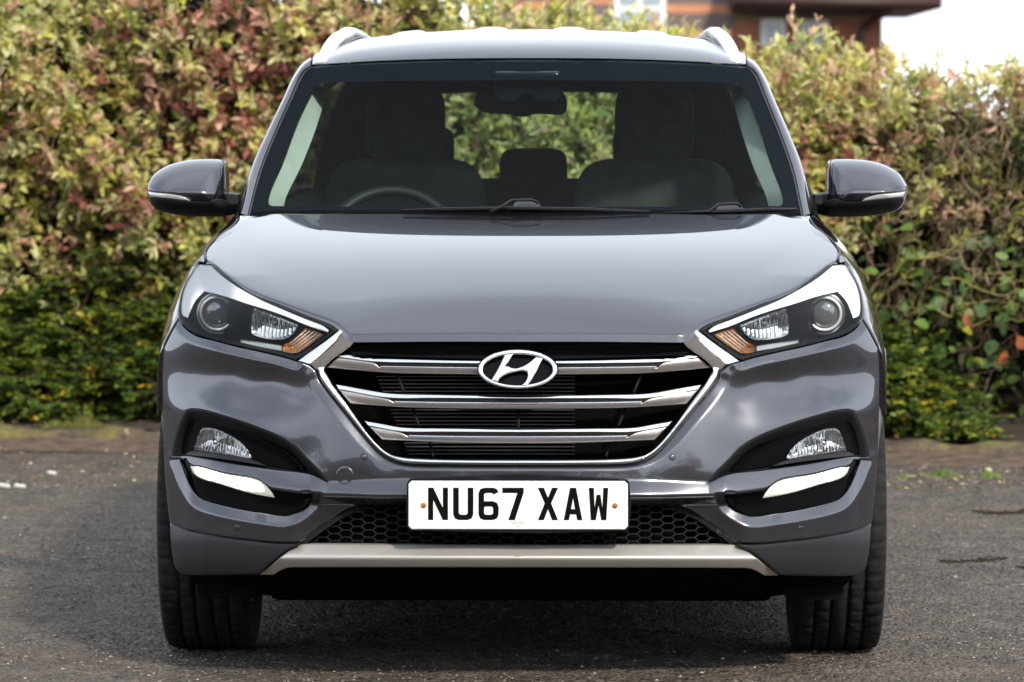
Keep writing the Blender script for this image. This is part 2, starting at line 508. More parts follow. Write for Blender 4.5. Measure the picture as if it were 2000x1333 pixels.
# ---- shared outlines (left half, as measured)
HL_TOP = [(401, 513), (415, 512), (437, 533), (471, 557), (505, 577), (550, 597), (595, 616), (640, 633), (661, 644)]
HL_INNER = [(661, 644), (595, 694), (577, 704)]
HL_BOT = [(577, 704), (550, 696), (505, 686), (460, 676), (415, 664), (381, 653), (362, 640), (350, 622)]
HL_OUT = [(350, 622), (348.5, 606), (352, 577), (361, 552), (374, 531), (384, 516), (401, 513)]
FRAME_OUT = [(608, 713), (619, 724), (624, 739), (637, 759), (675, 806), (721, 861), (744, 884), (767, 898), (790, 905), (905, 908.5), (1013, 909)]
FRAME_IN = [(636, 716), (634, 725), (640, 735), (652, 755), (689, 806), (730, 861), (756, 884), (779, 892), (813, 895.5), (905, 898), (1013, 898)]
FOG_TOP = [(334.5, 893), (338, 875), (347, 842), (360, 811), (366, 803), (375, 800.5), (398, 803), (452, 818), (506, 837), (547, 855), (576, 874), (601, 899), (622, 921), (641, 943.5)]
FOG_BOT = [(641, 943.5), (606, 927.5), (533, 918), (452, 907), (363, 892), (350, 893), (334.5, 893)]
DRL_TOP = [(351, 899), (363, 896.5)], [(363, 896.5), (372, 911.5)], [(372, 911.5), (384, 911), (438, 925), (500, 936), (517, 946), (531, 957)], [(531, 957), (570, 963), (609, 967)]
DRL_LOW = [(609, 967), (604, 980), (595, 989), (578, 1000), (562, 1006.5), (546, 1007), (533, 1005.6), (452, 992), (410, 982), (392, 975), (379, 963), (365, 938), (351, 899)]
SEAM = [(330.5, 1022), (357, 1034), (398, 1044.5), (452, 1053), (533, 1061), (577, 1062)]
LEDGE_E = [(520, 957), (570, 963), (609, 967), (730, 969), (1013, 968.5)]

prof_b = TPS([
    (579, 722, .030), (505, 706, .032), (420, 688, .042), (366, 664, .065), (345, 642, .085),
    (318, 690, .078), (317, 750, .068), (318, 800, .060), (320, 890, .050), (326, 960, .052), (330, 1020, .060),
    (530, 745, .047), (455, 730, .052), (385, 720, .062), (350, 720, .070), (590, 790, .030),
    (540, 785, .028), (470, 775, .036), (400, 765, .046), (365, 765, .056),
    (600, 885, .004), (547, 840, .004), (500, 822, .005), (452, 803, .010), (398, 789, .022), (366, 790, .038), (345, 840, .048), (330, 880, .052),
    (606, 738, .035), (640, 780, .027), (690, 845, .012), (745, 898, .005), (800, 918, .001), (1013, 920, .0), (905, 919, .0),
    (600, 800, .022), (640, 850, .009), (650, 925, -.004), (700, 915, .0), (760, 932, -.002), (1013, 936, -.003), (900, 936, -.003),
    (360, 1005, .050), (450, 1025, .034), (540, 1035, .032), (600, 1030, .028), (650, 1005, .018), (690, 992, .012), (800, 975, .0), (1013, 975, .0),
    (577, 1062, .034), (450, 1052, .036), (360, 1036, .052), (609, 955, .0), (500, 930, .002), (420, 912, .012), (368, 900, .034)],
    lam=0.02, scale=(100, 100))
vs_u = [300, 334, 363, 452, 533, 606, 641, 760, 1013]; vs_v = [893, 893, 892, 907, 918, 927.5, 941, 938, 937]
vE_u = [300, 352, 372, 438, 500, 531, 609, 730, 1013]; vE_v = [899, 899, 912, 926, 937, 957, 967, 969, 968.5]
cf_line = catmull(DRL_LOW, 6)
hl_line = catmull(HL_BOT, 6)
fr_line = catmull(FRAME_OUT, 6)
def sstep(x): x = np.clip(x, 0, 1); return x * x * (3 - 2 * x)
def bumper_extra(u, v):
    u, v = np.asarray(u, float), np.asarray(v, float)
    p = np.stack([u, v], -1)
    e = prof_b(u, v)
    vs, vE = np.interp(u, vs_u, vs_v), np.interp(u, vE_u, vE_v)
    k = np.clip((u - 335) / 30, 0, 1)                       # the blade fades out at the corner
    h = np.minimum(vE - vs, 34)
    t = srelu(v - vs, 1.4) - srelu(v - vs - h, 1.4)
    e = e - 0.00082 * t * k
    dn = np.minimum(srelu(v - vE, 1.6), 19) * sstep((u - 555) / 75)
    e = e + 0.0022 * dn
    dc = seg_dist(p, cf_line)                               # bevel round the lower lamp opening
    sel = (v > vE - 4)
    e = e + np.where(sel, 0.024 * srelu(1 - dc / 21, 0.05), 0)
    dh = seg_dist(p, hl_line)
    wf = np.interp(u, [580, 700, 780, 1013], [24, 20, 9, 8])
    l1 = 0.021 * (1 - dh / 18); l2 = 0.012 * (1 - seg_dist(p, fr_line) / wf)
    m12 = 0.5 * (l1 + l2 + np.sqrt((l1 - l2) ** 2 + 1e-6))
    e = e + srelu(m12, 0.0006)
    return e
front = lambda u, v: plan(u, v, bumper_extra(u, v))

bump_outline = curve(
    [(1013, 911.5), (905, 911), (789, 907.5), (766, 900.5), (742, 886.5), (719, 863.5), (673, 808.5), (635, 761), (621.5, 741), (617, 727), (605, 715)],
    [(605, 715), (578, 706)],
    [(578, 706), (550, 698), (505, 688), (460, 678), (415, 666), (380, 655), (360, 641.5), (348, 623)],
    [(348, 623), (333, 650), (318.5, 680)], [(318.5, 680), (317, 740), (317, 800), (319, 880), (323, 950), (330.5, 1021)],
    [(330.5, 1021), (357, 1033), (398, 1043.5), (452, 1052), (533, 1060), (577, 1061)],
    [(577, 1061), (590, 1058), (640, 1020), (680, 993), (700, 988)], [(700, 988), (800, 987.5), (1013, 987)], [(1013, 987), (1013, 911.5)])
fog_hole = curve(FOG_TOP, FOG_BOT)
drl_hole = curve(*DRL_TOP, DRL_LOW)
bumper = weld('bumper', panel(bump_outline, front, [fog_hole, drl_hole], step=4.0, rnd=3.0, rh=0.003), M['paint'], car)

# ---- lower skirts, skid plate, underside
def skirt_d(u, v):
    t = np.clip((v - 1022) / 100, 0, 1)
    e = bumper_extra(u, np.minimum(v, 1010)) * 0 + np.interp(u, [330, 400, 600], [.062, .036, .034])
    return plan(u, v, e - 0.030 - 0.004 + 0.018 * srelu(np.abs(v - 1078) / 40 - 0.55, 0.25))
skirt = panel(curve([(331, 1024), (357, 1036), (398, 1046.5), (452, 1055), (533, 1063), (577, 1064.5)], [(577, 1064.5), (586, 1063)], [(586, 1063), (557, 1079), (504, 1123)],
                    [(504, 1123), (430, 1124.5), (372, 1124), (352, 1120), (343, 1112), (337, 1092), (333, 1062), (331, 1024)]),
              skirt_d, step=5, rnd=4, rh=0.006, flange=(0, .03, .004))
for s in (-1, 1): side('lower_skirt', skirt, M['satin'], car, s)

def skid_d(u, v):
    vc = 1090.5
    e = 0.022 + 0.0016 * srelu(vc - v, 1.2) * 0.8 + 0.0014 * srelu(v - vc, 1.2)
    return plan(u, v, e - 0.028)
skid = panel(curve([(1013, 1066), (800, 1065), (590, 1063.5)], [(590, 1063.5), (578, 1068), (558, 1082), (507, 1123.5)], [(507, 1123.5), (533, 1124)],
                   [(533, 1124), (552, 1113), (566, 1109.5), (590, 1109), (800, 1108.5), (1013, 1108.5)], [(1013, 1108.5), (1013, 1066)]),
             skid_d, step=5, rnd=2, rh=0.002, flange=(0, .03, 0))
weld('skid_plate', skid, M['skid'], car)
def lip_d(u, v): return plan(u, v, 0.05 + 0.0030 * (v - 1108))
weld('lower_lip', panel(curve([(1013, 1109.5), (566, 1110.5), (533, 1125), (372, 1125)], [(372, 1125), (380, 1140), (440, 1150), (520, 1164), (700, 1168), (1013, 1170)], [(1013, 1170), (1013, 1109.5)]), lip_d, step=10, flange=(0, .5, .01)), M['void'], car)
under = join(box((0, 2.35, .215), (1.26, 3.7, .10), .02), box((0, .62, .235), (1.20, .5, .11), .03), box((0, 2.25, .27), (1.74, 1.80, .19), .03), box((0, 4.1, .32), (1.6, .5, .24), .05))
mk('underbody', *under, M['void'], car, smooth=False)
defl = panel(curve([(372, 1126), (470, 1128), (508, 1130)], [(508, 1130), (508, 1136), (470, 1139), (400, 1136), (378, 1133)], [(378, 1133), (372, 1126)]), lambda u, v: plan(u, v, .10), step=8, flange=(0, .02, 0))
defl2 = panel(curve([(384, 1136), (500, 1138)], [(500, 1138), (500, 1160), (440, 1170), (398, 1170), (386, 1160), (384, 1136)]), lambda u, v: plan(u, v, .13), step=8, flange=(0, .008, 0))
for s in (-1, 1):
    side('splash_deflector', join(defl, defl2), M['void'], car, s)

# ---- fog lamp bays
fog_line = catmull(FOG_TOP, 6); fogb_line = catmull(FOG_BOT, 6)
def sstep(x): x = np.clip(x, 0, 1); return x * x * (3 - 2 * x)
def fog_d(u, v):
    p = np.stack([u, v], -1)
    return plan(u, v, bumper_extra(u, np.minimum(v, np.interp(u, vs_u, vs_v))) + 0.002 + 0.040 * sstep(seg_dist(p, fog_line) / 26))
GL = curve([(353.5, 888), (356, 868), (364, 840), (372, 826), (380, 822), (398, 822), (465, 843.5), (533, 865), (565, 880), (587, 901.5), (604, 921)], [(604, 921), (600, 924)], [(600, 924), (533, 915), (452, 904), (380, 893)], [(380, 893), (353.5, 888)])
LAMP = curve([(376.5, 880.5), (384, 858), (391, 841), (398, 836.5), (417, 838), (452, 853), (476, 871), (489, 889), (491, 896)], [(491, 896), (484, 896), (452, 889.5), (376.5, 880.5)])
surround = panel(fog_hole, fog_d, [GL], step=6, rnd=1.5, rh=.001)
glossp = panel(GL, lambda u, v: fog_d(u, v) + .003, [LAMP], step=6, rnd=1.2, rh=.001, flange=(0, .03, 0))
SHELF = curve([(362, 887), (378, 882), (452, 891), (490, 899), (520, 911)], [(520, 911), (452, 900), (362, 889)], [(362, 889), (362, 887)])
shelf = panel(SHELF, lambda u, v: fog_d(u, v) - .010 - .010 * sstep((v - np.interp(u, [362, 452, 520], [884, 892, 908])) / 9), step=5, flange=(0, .02, 0))
lamp_lens = panel(LAMP, lambda u, v: fog_d(u, v) - .002 , step=6, rnd=5, rh=.005, flange=None)
def reflector_geo(poly, dfn, pitch, depth, amp, seed):
    """Faceted reflector bowl with upright flutes."""
    rg = np.random.default_rng(seed)
    c = poly.mean(0); size = np.ptp(poly, 0)
    V2, T, lp = tri_fill(poly, (), 1.5)
    r = seg_dist(V2, lp[0], True); r = r / max(r.max(), 1e-6)
    ph = (V2[:, 0] - c[0] + 1.2 * np.sin((V2[:, 1] - c[1]) / 9)) / pitch
    cell = np.floor(ph); jit = rg.normal(size=400)[(cell.astype(int)) % 400]
    wave = (ph - cell) * (1 - (ph - cell)) * 4
    yy_ = (V2[:, 1] - c[1]) / max(size[1], 1)
    d = dfn(V2[:, 0], V2[:, 1]) + .008 + depth * np.sqrt(np.clip(r, 0, 1)) - amp * (wave + .25 * jit + yy_ * jit * 1.2)
    return finish(P(V2[:, 0], V2[:, 1], d), T, None, (0, -1, 0))
fog_refl = reflector_geo(LAMP, fog_d, 6.0, .035, .006, 3)
def bulb(u, v, d, r, dep=.02):
    c = P(u, v, d)
    prof = [(0.0, -dep), (r * .55, -dep * .92), (r * .8, -dep * .6), (r, -dep * .15), (r, 0), (r * 1.25, .001), (r * 1.25, .01)]
    return lathe(prof, 20, 'y', c)
fb = bulb(424, 863, float(fog_d(np.array([424.]), np.array([863.]))[0]) + .03, .009, .03)
for s in (-1, 1):
    sr = side('fog_lamp_surround', surround, M['black_satin'], car, s)
    side('gloss_insert', glossp, M['gloss_black'], sr, s)
    side('shelf', shelf, M['satin'], sr, s)
    fl = side('fog_lamp', fog_refl, M['reflector'], car, s)
    side('bulb', fb, M['reflector'], fl, s)
    side('lens', lamp_lens, M['lens_clear'], fl, s)

# ---- daytime running lights
def drl_d(u, v):
    p = np.stack([u, v], -1)
    return plan(u, v, bumper_extra(u, np.interp(u, vE_u, vE_v) - 2) + .008 + .020 * sstep((v - np.interp(u, vE_u, vE_v)) / 30) + .008)
DRL = curve([(371, 912), (384, 911.5), (438, 925.5), (500, 936.5), (517, 947), (530, 962), (536, 973)], [(536, 973), (520, 970.5), (479, 962), (425, 945.5), (392, 936), (377, 926), (371, 912)])
drl_panel = panel(drl_hole, lambda u, v: drl_d(u, v) + .004, step=6, rnd=1.5, rh=.001)
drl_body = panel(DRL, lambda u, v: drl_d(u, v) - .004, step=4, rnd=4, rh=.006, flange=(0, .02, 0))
lit_lo = catmull([(517, 961), (500, 961.5), (478, 958.5), (427, 943.5), (394, 934), (381, 925), (376, 914.5)], 14)
lit_lo[1:-1, 1] += .5 * np.sin(lit_lo[1:-1, 0] * .36)
LIT = np.vstack([catmull([(376, 914.5), (385, 913.5), (438, 927.5), (496, 938.5), (510, 946), (517, 961)], 8)[:-1], lit_lo[:-1]])
drl_lit = panel(LIT, lambda u, v: drl_d(u, v) - .0065, step=4, rnd=4, rh=.004, flange=(0, .006, 0))
for s in (-1, 1):
    pn = side('running_light_insert', drl_panel, M['gloss_black'], car, s)
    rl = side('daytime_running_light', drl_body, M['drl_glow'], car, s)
    side('lit_strip', drl_lit, M['drl'], rl, s)

# ---- grille
def grille_d(u, v, e=0.0): return plan(u, v, np.interp(v, [660, 700, 905], [.062, .050, .004]) + e)
frame_in = catmull(FRAME_IN, 6); frame_out = catmull(FRAME_OUT, 6)
gf_poly = np.vstack([frame_out, frame_in[::-1]])
gf = panel(gf_poly, lambda u, v: grille_d(u, v, -.004), step=3.0, rnd=5.5, rh=.012, flange=(0, .03, 0), rings=(1.0, 2.2, 4.0))
fr = weld('grille_frame', gf, M['chrome'], car)
WING = curve([(664, 645), (680, 652), (693, 662.5)], [(693, 662.5), (688, 674), (655, 698), (637, 715), (633, 724)], [(633, 724), (620, 724), (608, 713.5)], [(608, 713.5), (580, 705)], [(580, 705), (620, 678), (664, 645)])
def wing_d(u, v):
    # ridge: a broad outer face turned to the sky and a narrow inner face
    a, b = np.array([680., 652.]), np.array([612., 716.])
    n = np.array([-(b - a)[1], (b - a)[0]]); n = n / np.linalg.norm(n)
    t = (np.stack([u, v], -1) - a) @ n
    return grille_d(u, v, -.012) + .00065 * srelu(t - 9, 2) + .00048 * srelu(-t + 9, 2)
wg = panel(WING, wing_d, step=4, rnd=2.0, rh=.003, flange=(0, .03, 0))
for s in (-1, 1): side('chrome_wing', wg, M['chrome'], car, s)
seal = np.vstack([catmull([(601, 711), (614, 725), (621, 742), (635, 762), (673, 809), (719, 864), (742, 887), (766, 901.5), (789, 909), (905, 912.5), (1013, 913)], 6), frame_out[::-1]])
weld('grille_seal', panel(seal, lambda u, v: grille_d(u, v, .012), step=5, flange=(0, .02, 0)), M['seal'], car)
GR = curve([(1013, 664.5), (690, 664.5)], [(690, 664.5), (634, 716)], FRAME_IN, [(1013, 898), (1013, 664.5)])
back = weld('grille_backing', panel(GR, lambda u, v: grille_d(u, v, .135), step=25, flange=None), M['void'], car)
# dark panel behind the emblem and along the top of the grille
TOPP = curve([(1013, 674), (700, 673.5), (684, 678)], [(684, 678), (672, 692), (735, 697), (935, 703)], [(935, 703), (1013, 704)], [(1013, 704), (1013, 674)])
weld('grille_top_panel', panel(TOPP, lambda u, v: grille_d(u, v, .03 + .0004 * (v - 674)), step=8, rnd=2, rh=.002), M['gloss_black'], car)
weld('bonnet_seal', panel(curve([(1013, 664.5), (690, 664.5)], [(690, 664.5), (697, 673)], [(697, 673), (1013, 673.5)], [(1013, 673.5), (1013, 664.5)]), lambda u, v: grille_d(u, v, .035), step=10, rnd=2, rh=.002), M['black'], car)
# radiator fins behind the bars
fins = []
for k in range(22):
    vv = 736 + k * 7.2
    c0, c1 = P(735 + k * 3.0, vv, .13), P(1013 + 110, vv, .13)
    fins.append(box(((c0[0] + c1[0]) / 2, .13, c0[2]), (c1[0] - c0[0], .004, .0022)))
mk('radiator', *join(*fins), mat('radiator_fins', (.05, .05, .05), .5, .3, var=.2), car, smooth=False, kind='stuff')
struts = []
for (u0, v0, u1, v1) in [(776, 733, 789, 766), (806, 797, 818, 832), (840, 866, 846, 892), (1252, 733, 1238, 766), (1222, 797, 1208, 832), (1190, 866, 1184, 892), (1013, 800, 1013, 838)]:
    mk('grille_strut', *tube([P(u0, v0, .10), P(u1, v1, .07)], .0035, 6), M['black_satin'], car)
BARS = [
  dict(top=[(663, 695.5), (672, 693.6), (684, 693.6), (732, 698.6), (830, 702.5), (937, 704.6), (1013, 705.3)], sb=[(661, 697.8), (728, 706.9), (830, 709.5), (937, 710.6), (1013, 711)],
       satin_t=[(660, 698.6), (729, 708.2), (741, 717.6)], satin_m=[(741, 717.6), (830, 719.3), (937, 720.6), (1013, 721)], bot=[(1013, 732.5), (937, 732), (850, 731), (767, 729.5), (700, 724.5), (637, 719)], inset=[(733, 707), (738, 713.5), (745, 715.5)], it=[(1013, 711.3), (937, 710.9), (830, 709.9), (733, 707)], im=[(745, 715.5), (830, 717), (937, 718.3), (1013, 718.8)]),
  dict(top=[(655.5, 751.5), (700, 759), (760, 768.8), (850, 771.6), (1013, 774.5)], sb=[(661, 760.5), (758, 777.6), (850, 778.2), (1013, 779)],
       satin_t=[(662, 761.8), (757, 779), (769, 786.5)], satin_m=[(769, 786.5), (850, 788), (1013, 789.3)], bot=[(1013, 799.3), (900, 798.5), (790, 796.3), (730, 792.5), (684, 789.5)], inset=[(760.5, 778), (765, 782.5), (772, 784.3)], it=[(1013, 779.3), (850, 778.5), (760.5, 778)], im=[(772, 784.3), (850, 785.8), (1013, 787)]),
  dict(top=[(712, 822.8), (745, 828.5), (785, 835.5), (870, 837.4), (1013, 839)], sb=[(719, 831.8), (783, 843.2), (870, 844.2), (1013, 844.6)],
       satin_t=[(721, 833.5), (782, 844.6), (797, 853)], satin_m=[(797, 853), (870, 854.4), (1013, 855.2)], bot=[(1013, 866.8), (940, 866), (859, 864.2), (800, 861.8), (746, 859.6)], inset=[(786, 843.8), (792, 849), (800, 850.8)], it=[(1013, 844.9), (870, 844.5), (786, 843.8)], im=[(800, 850.8), (870, 852.2), (1013, 853)])]
for b in BARS:
    end = [b['bot'][-1], b['satin_t'][0]]
    v0 = b['sb'][-1][1]
    sat = panel(curve(b['satin_t'], b['satin_m'], [b['satin_m'][-1], b['bot'][0]], b['bot'], end), lambda u, v, v0=v0: grille_d(u, v, .012 + .00060 * srelu(v - np.interp(u, [640, 760, 1013], [v0 - 6, v0 + 6, v0 + 12]), 3)), step=4, rnd=3, rh=.003, flange=(0, .03, 0))
    ob = weld('grille_bar', sat, M['satin_silver'], car)
    st = panel(curve(b['top'], [b['top'][-1], b['sb'][-1]], b['sb'][::-1], [b['sb'][0], b['top'][0]]), lambda u, v, v0=v0: grille_d(u, v, .006 + .00042 * np.maximum(np.interp(u, [655, 760, 1013], [v0 - 8, v0, v0]) - v, -10)), step=3, rnd=2, rh=.002, flange=(0, .025, 0))
    weld('chrome_strip', st, M['chrome'], ob)
    ins = panel(curve(b['it'], b['inset'], b['im'], [b['im'][-1], b['it'][0]]), lambda u, v: grille_d(u, v, .012), step=4, flange=None)
    weld('black_inset', ins, M['black'], ob)
    ed = catmull([((p[0] + q[0]) / 2, (p[1] + q[1]) / 2) for p, q in zip(b['im'], b['satin_m'])], 8)
    pth = P(ed[:, 0], ed[:, 1], grille_d(ed[:, 0], ed[:, 1], .008)); pth[-1, 0] = 0
    weld('chrome_edge', tube(pth, .0018, 8, caps=False), M['chrome'], ob)

# ---- emblem
E0 = (1011.3, 721.5)
def emb_pt(u, v, d): return P(u, v, d)
th = np.linspace(0, 2 * math.pi, 72, endpoint=False)
ring_out = np.stack([E0[0] + 77.5 * np.cos(th), E0[1] + 38 * np.sin(th)], -1)
ring_in = np.stack([E0[0] + 68 * np.cos(th), E0[1] + 1 + 30 * np.sin(th)], -1)
def flat_panel(outline, holes, fn, step, rnd, rh, flange=(0, .01, 0)):
    V2, T, loops = tri_fill(outline, holes, step, (rnd * .2, rnd * .55, rnd) if rnd else ())
    d = fn(V2[:, 0], V2[:, 1])
    if rnd:
        dist = np.full(len(V2), 1e9)
        for lp in loops: dist = np.minimum(dist, seg_dist(V2, lp, True))
        s = 1 - np.clip(dist / rnd, 0, 1); d = d + rh * (1 - np.sqrt(np.maximum(1 - s * s, 0)))
    return finish(P(V2[:, 0], V2[:, 1], d), T, flange, (0, -1, 0))
em = mk('emblem', *flat_panel(ring_out, [ring_in], lambda u, v: .012 + .0004 * (721.5 - v), 2.0, 4.5, .0045), M['chrome'], car)
HH = curve([(986, 693.5), (1003, 691)], [(1003, 691), (996, 703), (986.5, 716.5)], [(986.5, 716.5), (992, 716), (997, 718.5)], [(997, 718.5), (1008, 720), (1028, 712.5), (1047, 698)], [(1047, 698), (1060, 701)],
           [(1060, 701), (1050, 722), (1036, 746)], [(1036, 746), (1028, 755)], [(1028, 755), (1018, 754)], [(1018, 754), (1026, 746), (1031, 733), (1030, 727)], [(1030, 727), (1020, 724.5), (1004, 727), (990, 731), (977, 739), (972, 747)], [(972, 747), (959, 744)], [(959, 744), (972, 722), (986, 693.5)], n=5)
mk('letter', *flat_panel(HH, (), lambda u, v: .011 + .0004 * (721.5 - v), 2.5, 4.0, .003), M['chrome'], em)
mk('emblem_backing', *flat_panel(np.stack([E0[0] + 79.5 * np.cos(th), E0[1] + .5 + 40 * np.sin(th)], -1), (), lambda u, v: .034 + .0004 * (721.5 - v), 12, 0, 0), M['gloss_black'], em)

# ---- number plate
PL = curve([(798, 946), (798, 1028)], [(798, 1028), (804, 1034)], [(804, 1034), (1220, 1034)], [(1220, 1034), (1226, 1028)], [(1226, 1028), (1226, 946)], [(1226, 946), (1220, 940)], [(1220, 940), (804, 940)], [(804, 940), (798, 946)])
PD = -.045
plate = mk('number_plate', *flat_panel(PL, (), lambda u, v: PD + 0 * u, 40, 3, .0012, (0, .004, 0)), M['plate'], car)
PR = np.array([(795, 937), (1229, 937), (1229, 1036), (795, 1036)])[::-1]
mk('plate_holder', *flat_panel(curve([(795, 944), (795, 1030), (802, 1037)], [(802, 1037), (1222, 1037), (1229, 1030), (1229, 944), (1222, 937), (802, 937), (795, 944)], n=2), (), lambda u, v: PD + .005 + 0 * u, 40, 0, 0, (0, .05, 0)), M['black'], plate)
CH = {
 'N': ([(0, 0), (0, 79), (13, 79), (37, 30), (37, 79), (50, 79), (50, 0), (37, 0), (13, 49), (13, 0)], []),
 'U': ([(0, 79), (0, 14), (4, 4), (14, 0), (36, 0), (46, 4), (50, 14), (50, 79), (36, 79), (36, 18), (34, 14), (30, 13), (20, 13), (16, 14), (14, 18), (14, 79)], []),
 '6': ([(0, 14), (0, 65), (4, 75), (14, 79), (36, 79), (45, 76), (50, 68), (37, 62), (34, 66), (18, 66), (14, 63), (14, 46), (36, 46), (46, 42), (50, 32), (50, 14), (46, 4), (36, 0), (14, 0), (4, 4)], [[(14, 16), (18, 13), (32, 13), (36, 16), (36, 30), (33, 33), (17, 33), (14, 30)]]),
 '7': ([(0, 79), (50, 79), (50, 67), (29, 0), (14, 0), (35, 66), (0, 66)], []),
 'X': ([(0, 79), (15, 79), (25, 55), (35, 79), (50, 79), (33, 41), (50, 0), (35, 0), (25, 27), (15, 0), (0, 0), (17, 41)], []),
 'A': ([(0, 0), (17, 79), (33, 79), (50, 0), (36, 0), (33, 14), (17, 14), (14, 0)], [[(20, 27), (30, 27), (25, 54)]]),
 'W': ([(0, 79), (13, 79), (15, 30), (20, 62), (30, 62), (35, 30), (37, 79), (50, 79), (45, 0), (32, 0), (25, 36), (18, 0), (5, 0)], [])}
for ch, u0, u1 in (('N', 836, 875), ('U', 885, 924.5), ('6', 934.5, 974), ('7', 981, 1023), ('X', 1050.5, 1090), ('A', 1101, 1137.5), ('W', 1150, 1188)):
    o, hs = CH[ch]
    f = lambda q: np.stack([u0 + np.asarray(q, float)[:, 0] / 50 * (u1 - u0), 1016.3 - np.asarray(q, float)[:, 1] / 79 * 63.3], -1)
    mk('plate_character', *flat_panel(f(o), [f(h) for h in hs], lambda u, v: PD - .0008 + 0 * u, 60, 0, 0, (0, .001, 0)), M['plate_ink'], plate, smooth=False)
for u in (827, 1201):
    c = P(u, 988, PD - .001)
    mk('plate_screw', *lathe([(0, -.003), (.0045, -.0025), (.006, -.001), (.0068, 0), (.0068, .001)], 16, 'y', c), M['rust'], plate)
def text_mesh(name, body, u0, u1, v, m, d, shear=0.0):
    cu = bpy.data.curves.new(name, 'FONT'); cu.body = body; cu.shear = shear
    o = bpy.data.objects.new(name, cu); COL.objects.link(o)
    bpy.context.view_layer.update()
    me = bpy.data.meshes.new_from_object(o.evaluated_get(bpy.context.evaluated_depsgraph_get()))
    bpy.data.objects.remove(o)
    V = np.array([tuple(x.co) for x in me.vertices]); F = [tuple(p.vertices) for p in me.polygons]
    a, b = P(u0, v, d), P(u1, v, d); k = (b[0] - a[0]) / np.ptp(V[:, 0])
    V3 = np.stack([a[0] + (V[:, 0] - V[:, 0].min()) * k, np.full(len(V), d), a[2] + (V[:, 1] - V[:, 1].min()) * k], -1)
    return mk(name, V3, F, m, plate, smooth=False)
text_mesh('plate_maker_name', 'NEARC', 997, 1029, 1024.5, M['plate_grey'], PD - .0006, .3)
for (ua, ub, v) in ((1187, 1195, 1027.3), (1197, 1203, 1027.3), (1205, 1214, 1027.3), (1006, 1018, 1028.6)):
    a, b = P(ua, v, PD), P(ub, v, PD)
    mk('small_print', *box(((a[0] + b[0]) / 2, PD - .0003, a[2]), (b[0] - a[0], .0006, .0012)), M['plate_grey'], plate, smooth=False)

# ---- lower honeycomb grille
LG = curve([(1013, 988), (700, 988.5)], [(700, 988.5), (680, 996), (640, 1022), (592, 1058), (586, 1063)], [(586, 1063), (1013, 1066)], [(1013, 1066), (1013, 988)])
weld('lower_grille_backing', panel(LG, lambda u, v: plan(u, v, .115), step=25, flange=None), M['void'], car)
lgf = (panel(np.vstack([[(700, 987), (690, 990), (640, 1020), (580, 1063)], [(596, 1064), (628, 1040), (664, 1015), (700, 1000)], [(716, 994), (716, 987)]]), lambda u, v: plan(u, v, .03 + .0006 * (u - 600) * .5), step=8, flange=(0, .04, 0)))
for s in (-1, 1): side('lower_grille_frame', lgf, M['black_satin'], car, s)
hexs = []
lg_poly = curve([(2, 0), (1, 0)])
reg = np.vstack([LG[LG[:, 0] < 1013], [(1013, 1066), (1013, 988)]])
seen = set()
for i in range(-1, 22):
    for j in range(-1, 8):
        uc = 1013 - 22.5 * i; vc = 994 + 14 * j + (7 if i % 2 else 0)
        hv = [(uc + 15 * a, vc + 7 * b) for a, b in ((1, 0), (.5, 1), (-.5, 1), (-1, 0), (-.5, -1), (.5, -1))]
        for a, b in zip(hv, hv[1:] + hv[:1]):
            k = tuple(sorted(((round(a[0]), round(a[1])), (round(b[0]), round(b[1])))))
            if k in seen: continue
            seen.add(k)
            mid = np.array([[(a[0] + b[0]) / 2, (a[1] + b[1]) / 2]])
            if mid[0, 0] > 1013 or not inside(mid, LG)[0]: continue
            dd = plan(np.array([a[0], b[0]]), np.array([a[1], b[1]]), .055)
            A, B = P(a[0], a[1], dd[0]), P(b[0], b[1], dd[1])
            hexs.append((A, B))
def strut(A, B, w, dep):
    t = B - A; n = np.array([-t[2], 0, t[0]]); n = n / np.linalg.norm(n) * w / 2
    V = [A + n, A - n, B - n, B + n]; V += [p + np.array([0, dep, 0]) for p in V]
    return np.array(V), [(0, 1, 2, 3), (0, 4, 5, 1), (2, 6, 7, 3)]
lgm = join(*[strut(A, B, .0034, .016) for A, B in hexs])
weld('lower_grille_mesh', lgm, M['black_satin'], car, smooth=False, kind='stuff')

# ---- parking sensors and towing-eye cover
def disc_on(u, v, r, dfn, lift, seg=28):
    t = np.linspace(0, 2 * math.pi, seg, endpoint=False)
    o = np.stack([u + r * np.cos(t), v + r * np.sin(t)], -1)
    return panel(o, lambda a, b: dfn(a, b) - lift, step=max(r / 2.5, 1.5), rnd=r * .25, rh=.0015, flange=(0, .004, 0))
def ring_on(u, v, r0, r1, dfn, lift):
    t = np.linspace(0, 2 * math.pi, 32, endpoint=False)
    o = np.stack([u + r1 * np.cos(t), v + r1 * np.sin(t)], -1); i = np.stack([u + r0 * np.cos(t), v + r0 * np.sin(t)], -1)
    return panel(o, lambda a, b: dfn(a, b) - lift, [i], step=1.2, flange=(0, .003, 0))
for s in (-1, 1):
    for (u, v) in ((710.5, 893), (462, 1032)):
        ps = side('parking_sensor', disc_on(u, v, 5.2, front, .0012), M['paint'], car, s)
        side('sensor_ring', ring_on(u, v, 5.4, 7.0, front, .0006), M['seal'], ps, s)
te = mk('towing_eye_cover', *disc_on(672.5, 928, 17.2, front, .0010), M['paint'], car)
mk('cover_gap', *ring_on(672.5, 928, 17.4, 18.6, front, .0006), M['seal'], te)
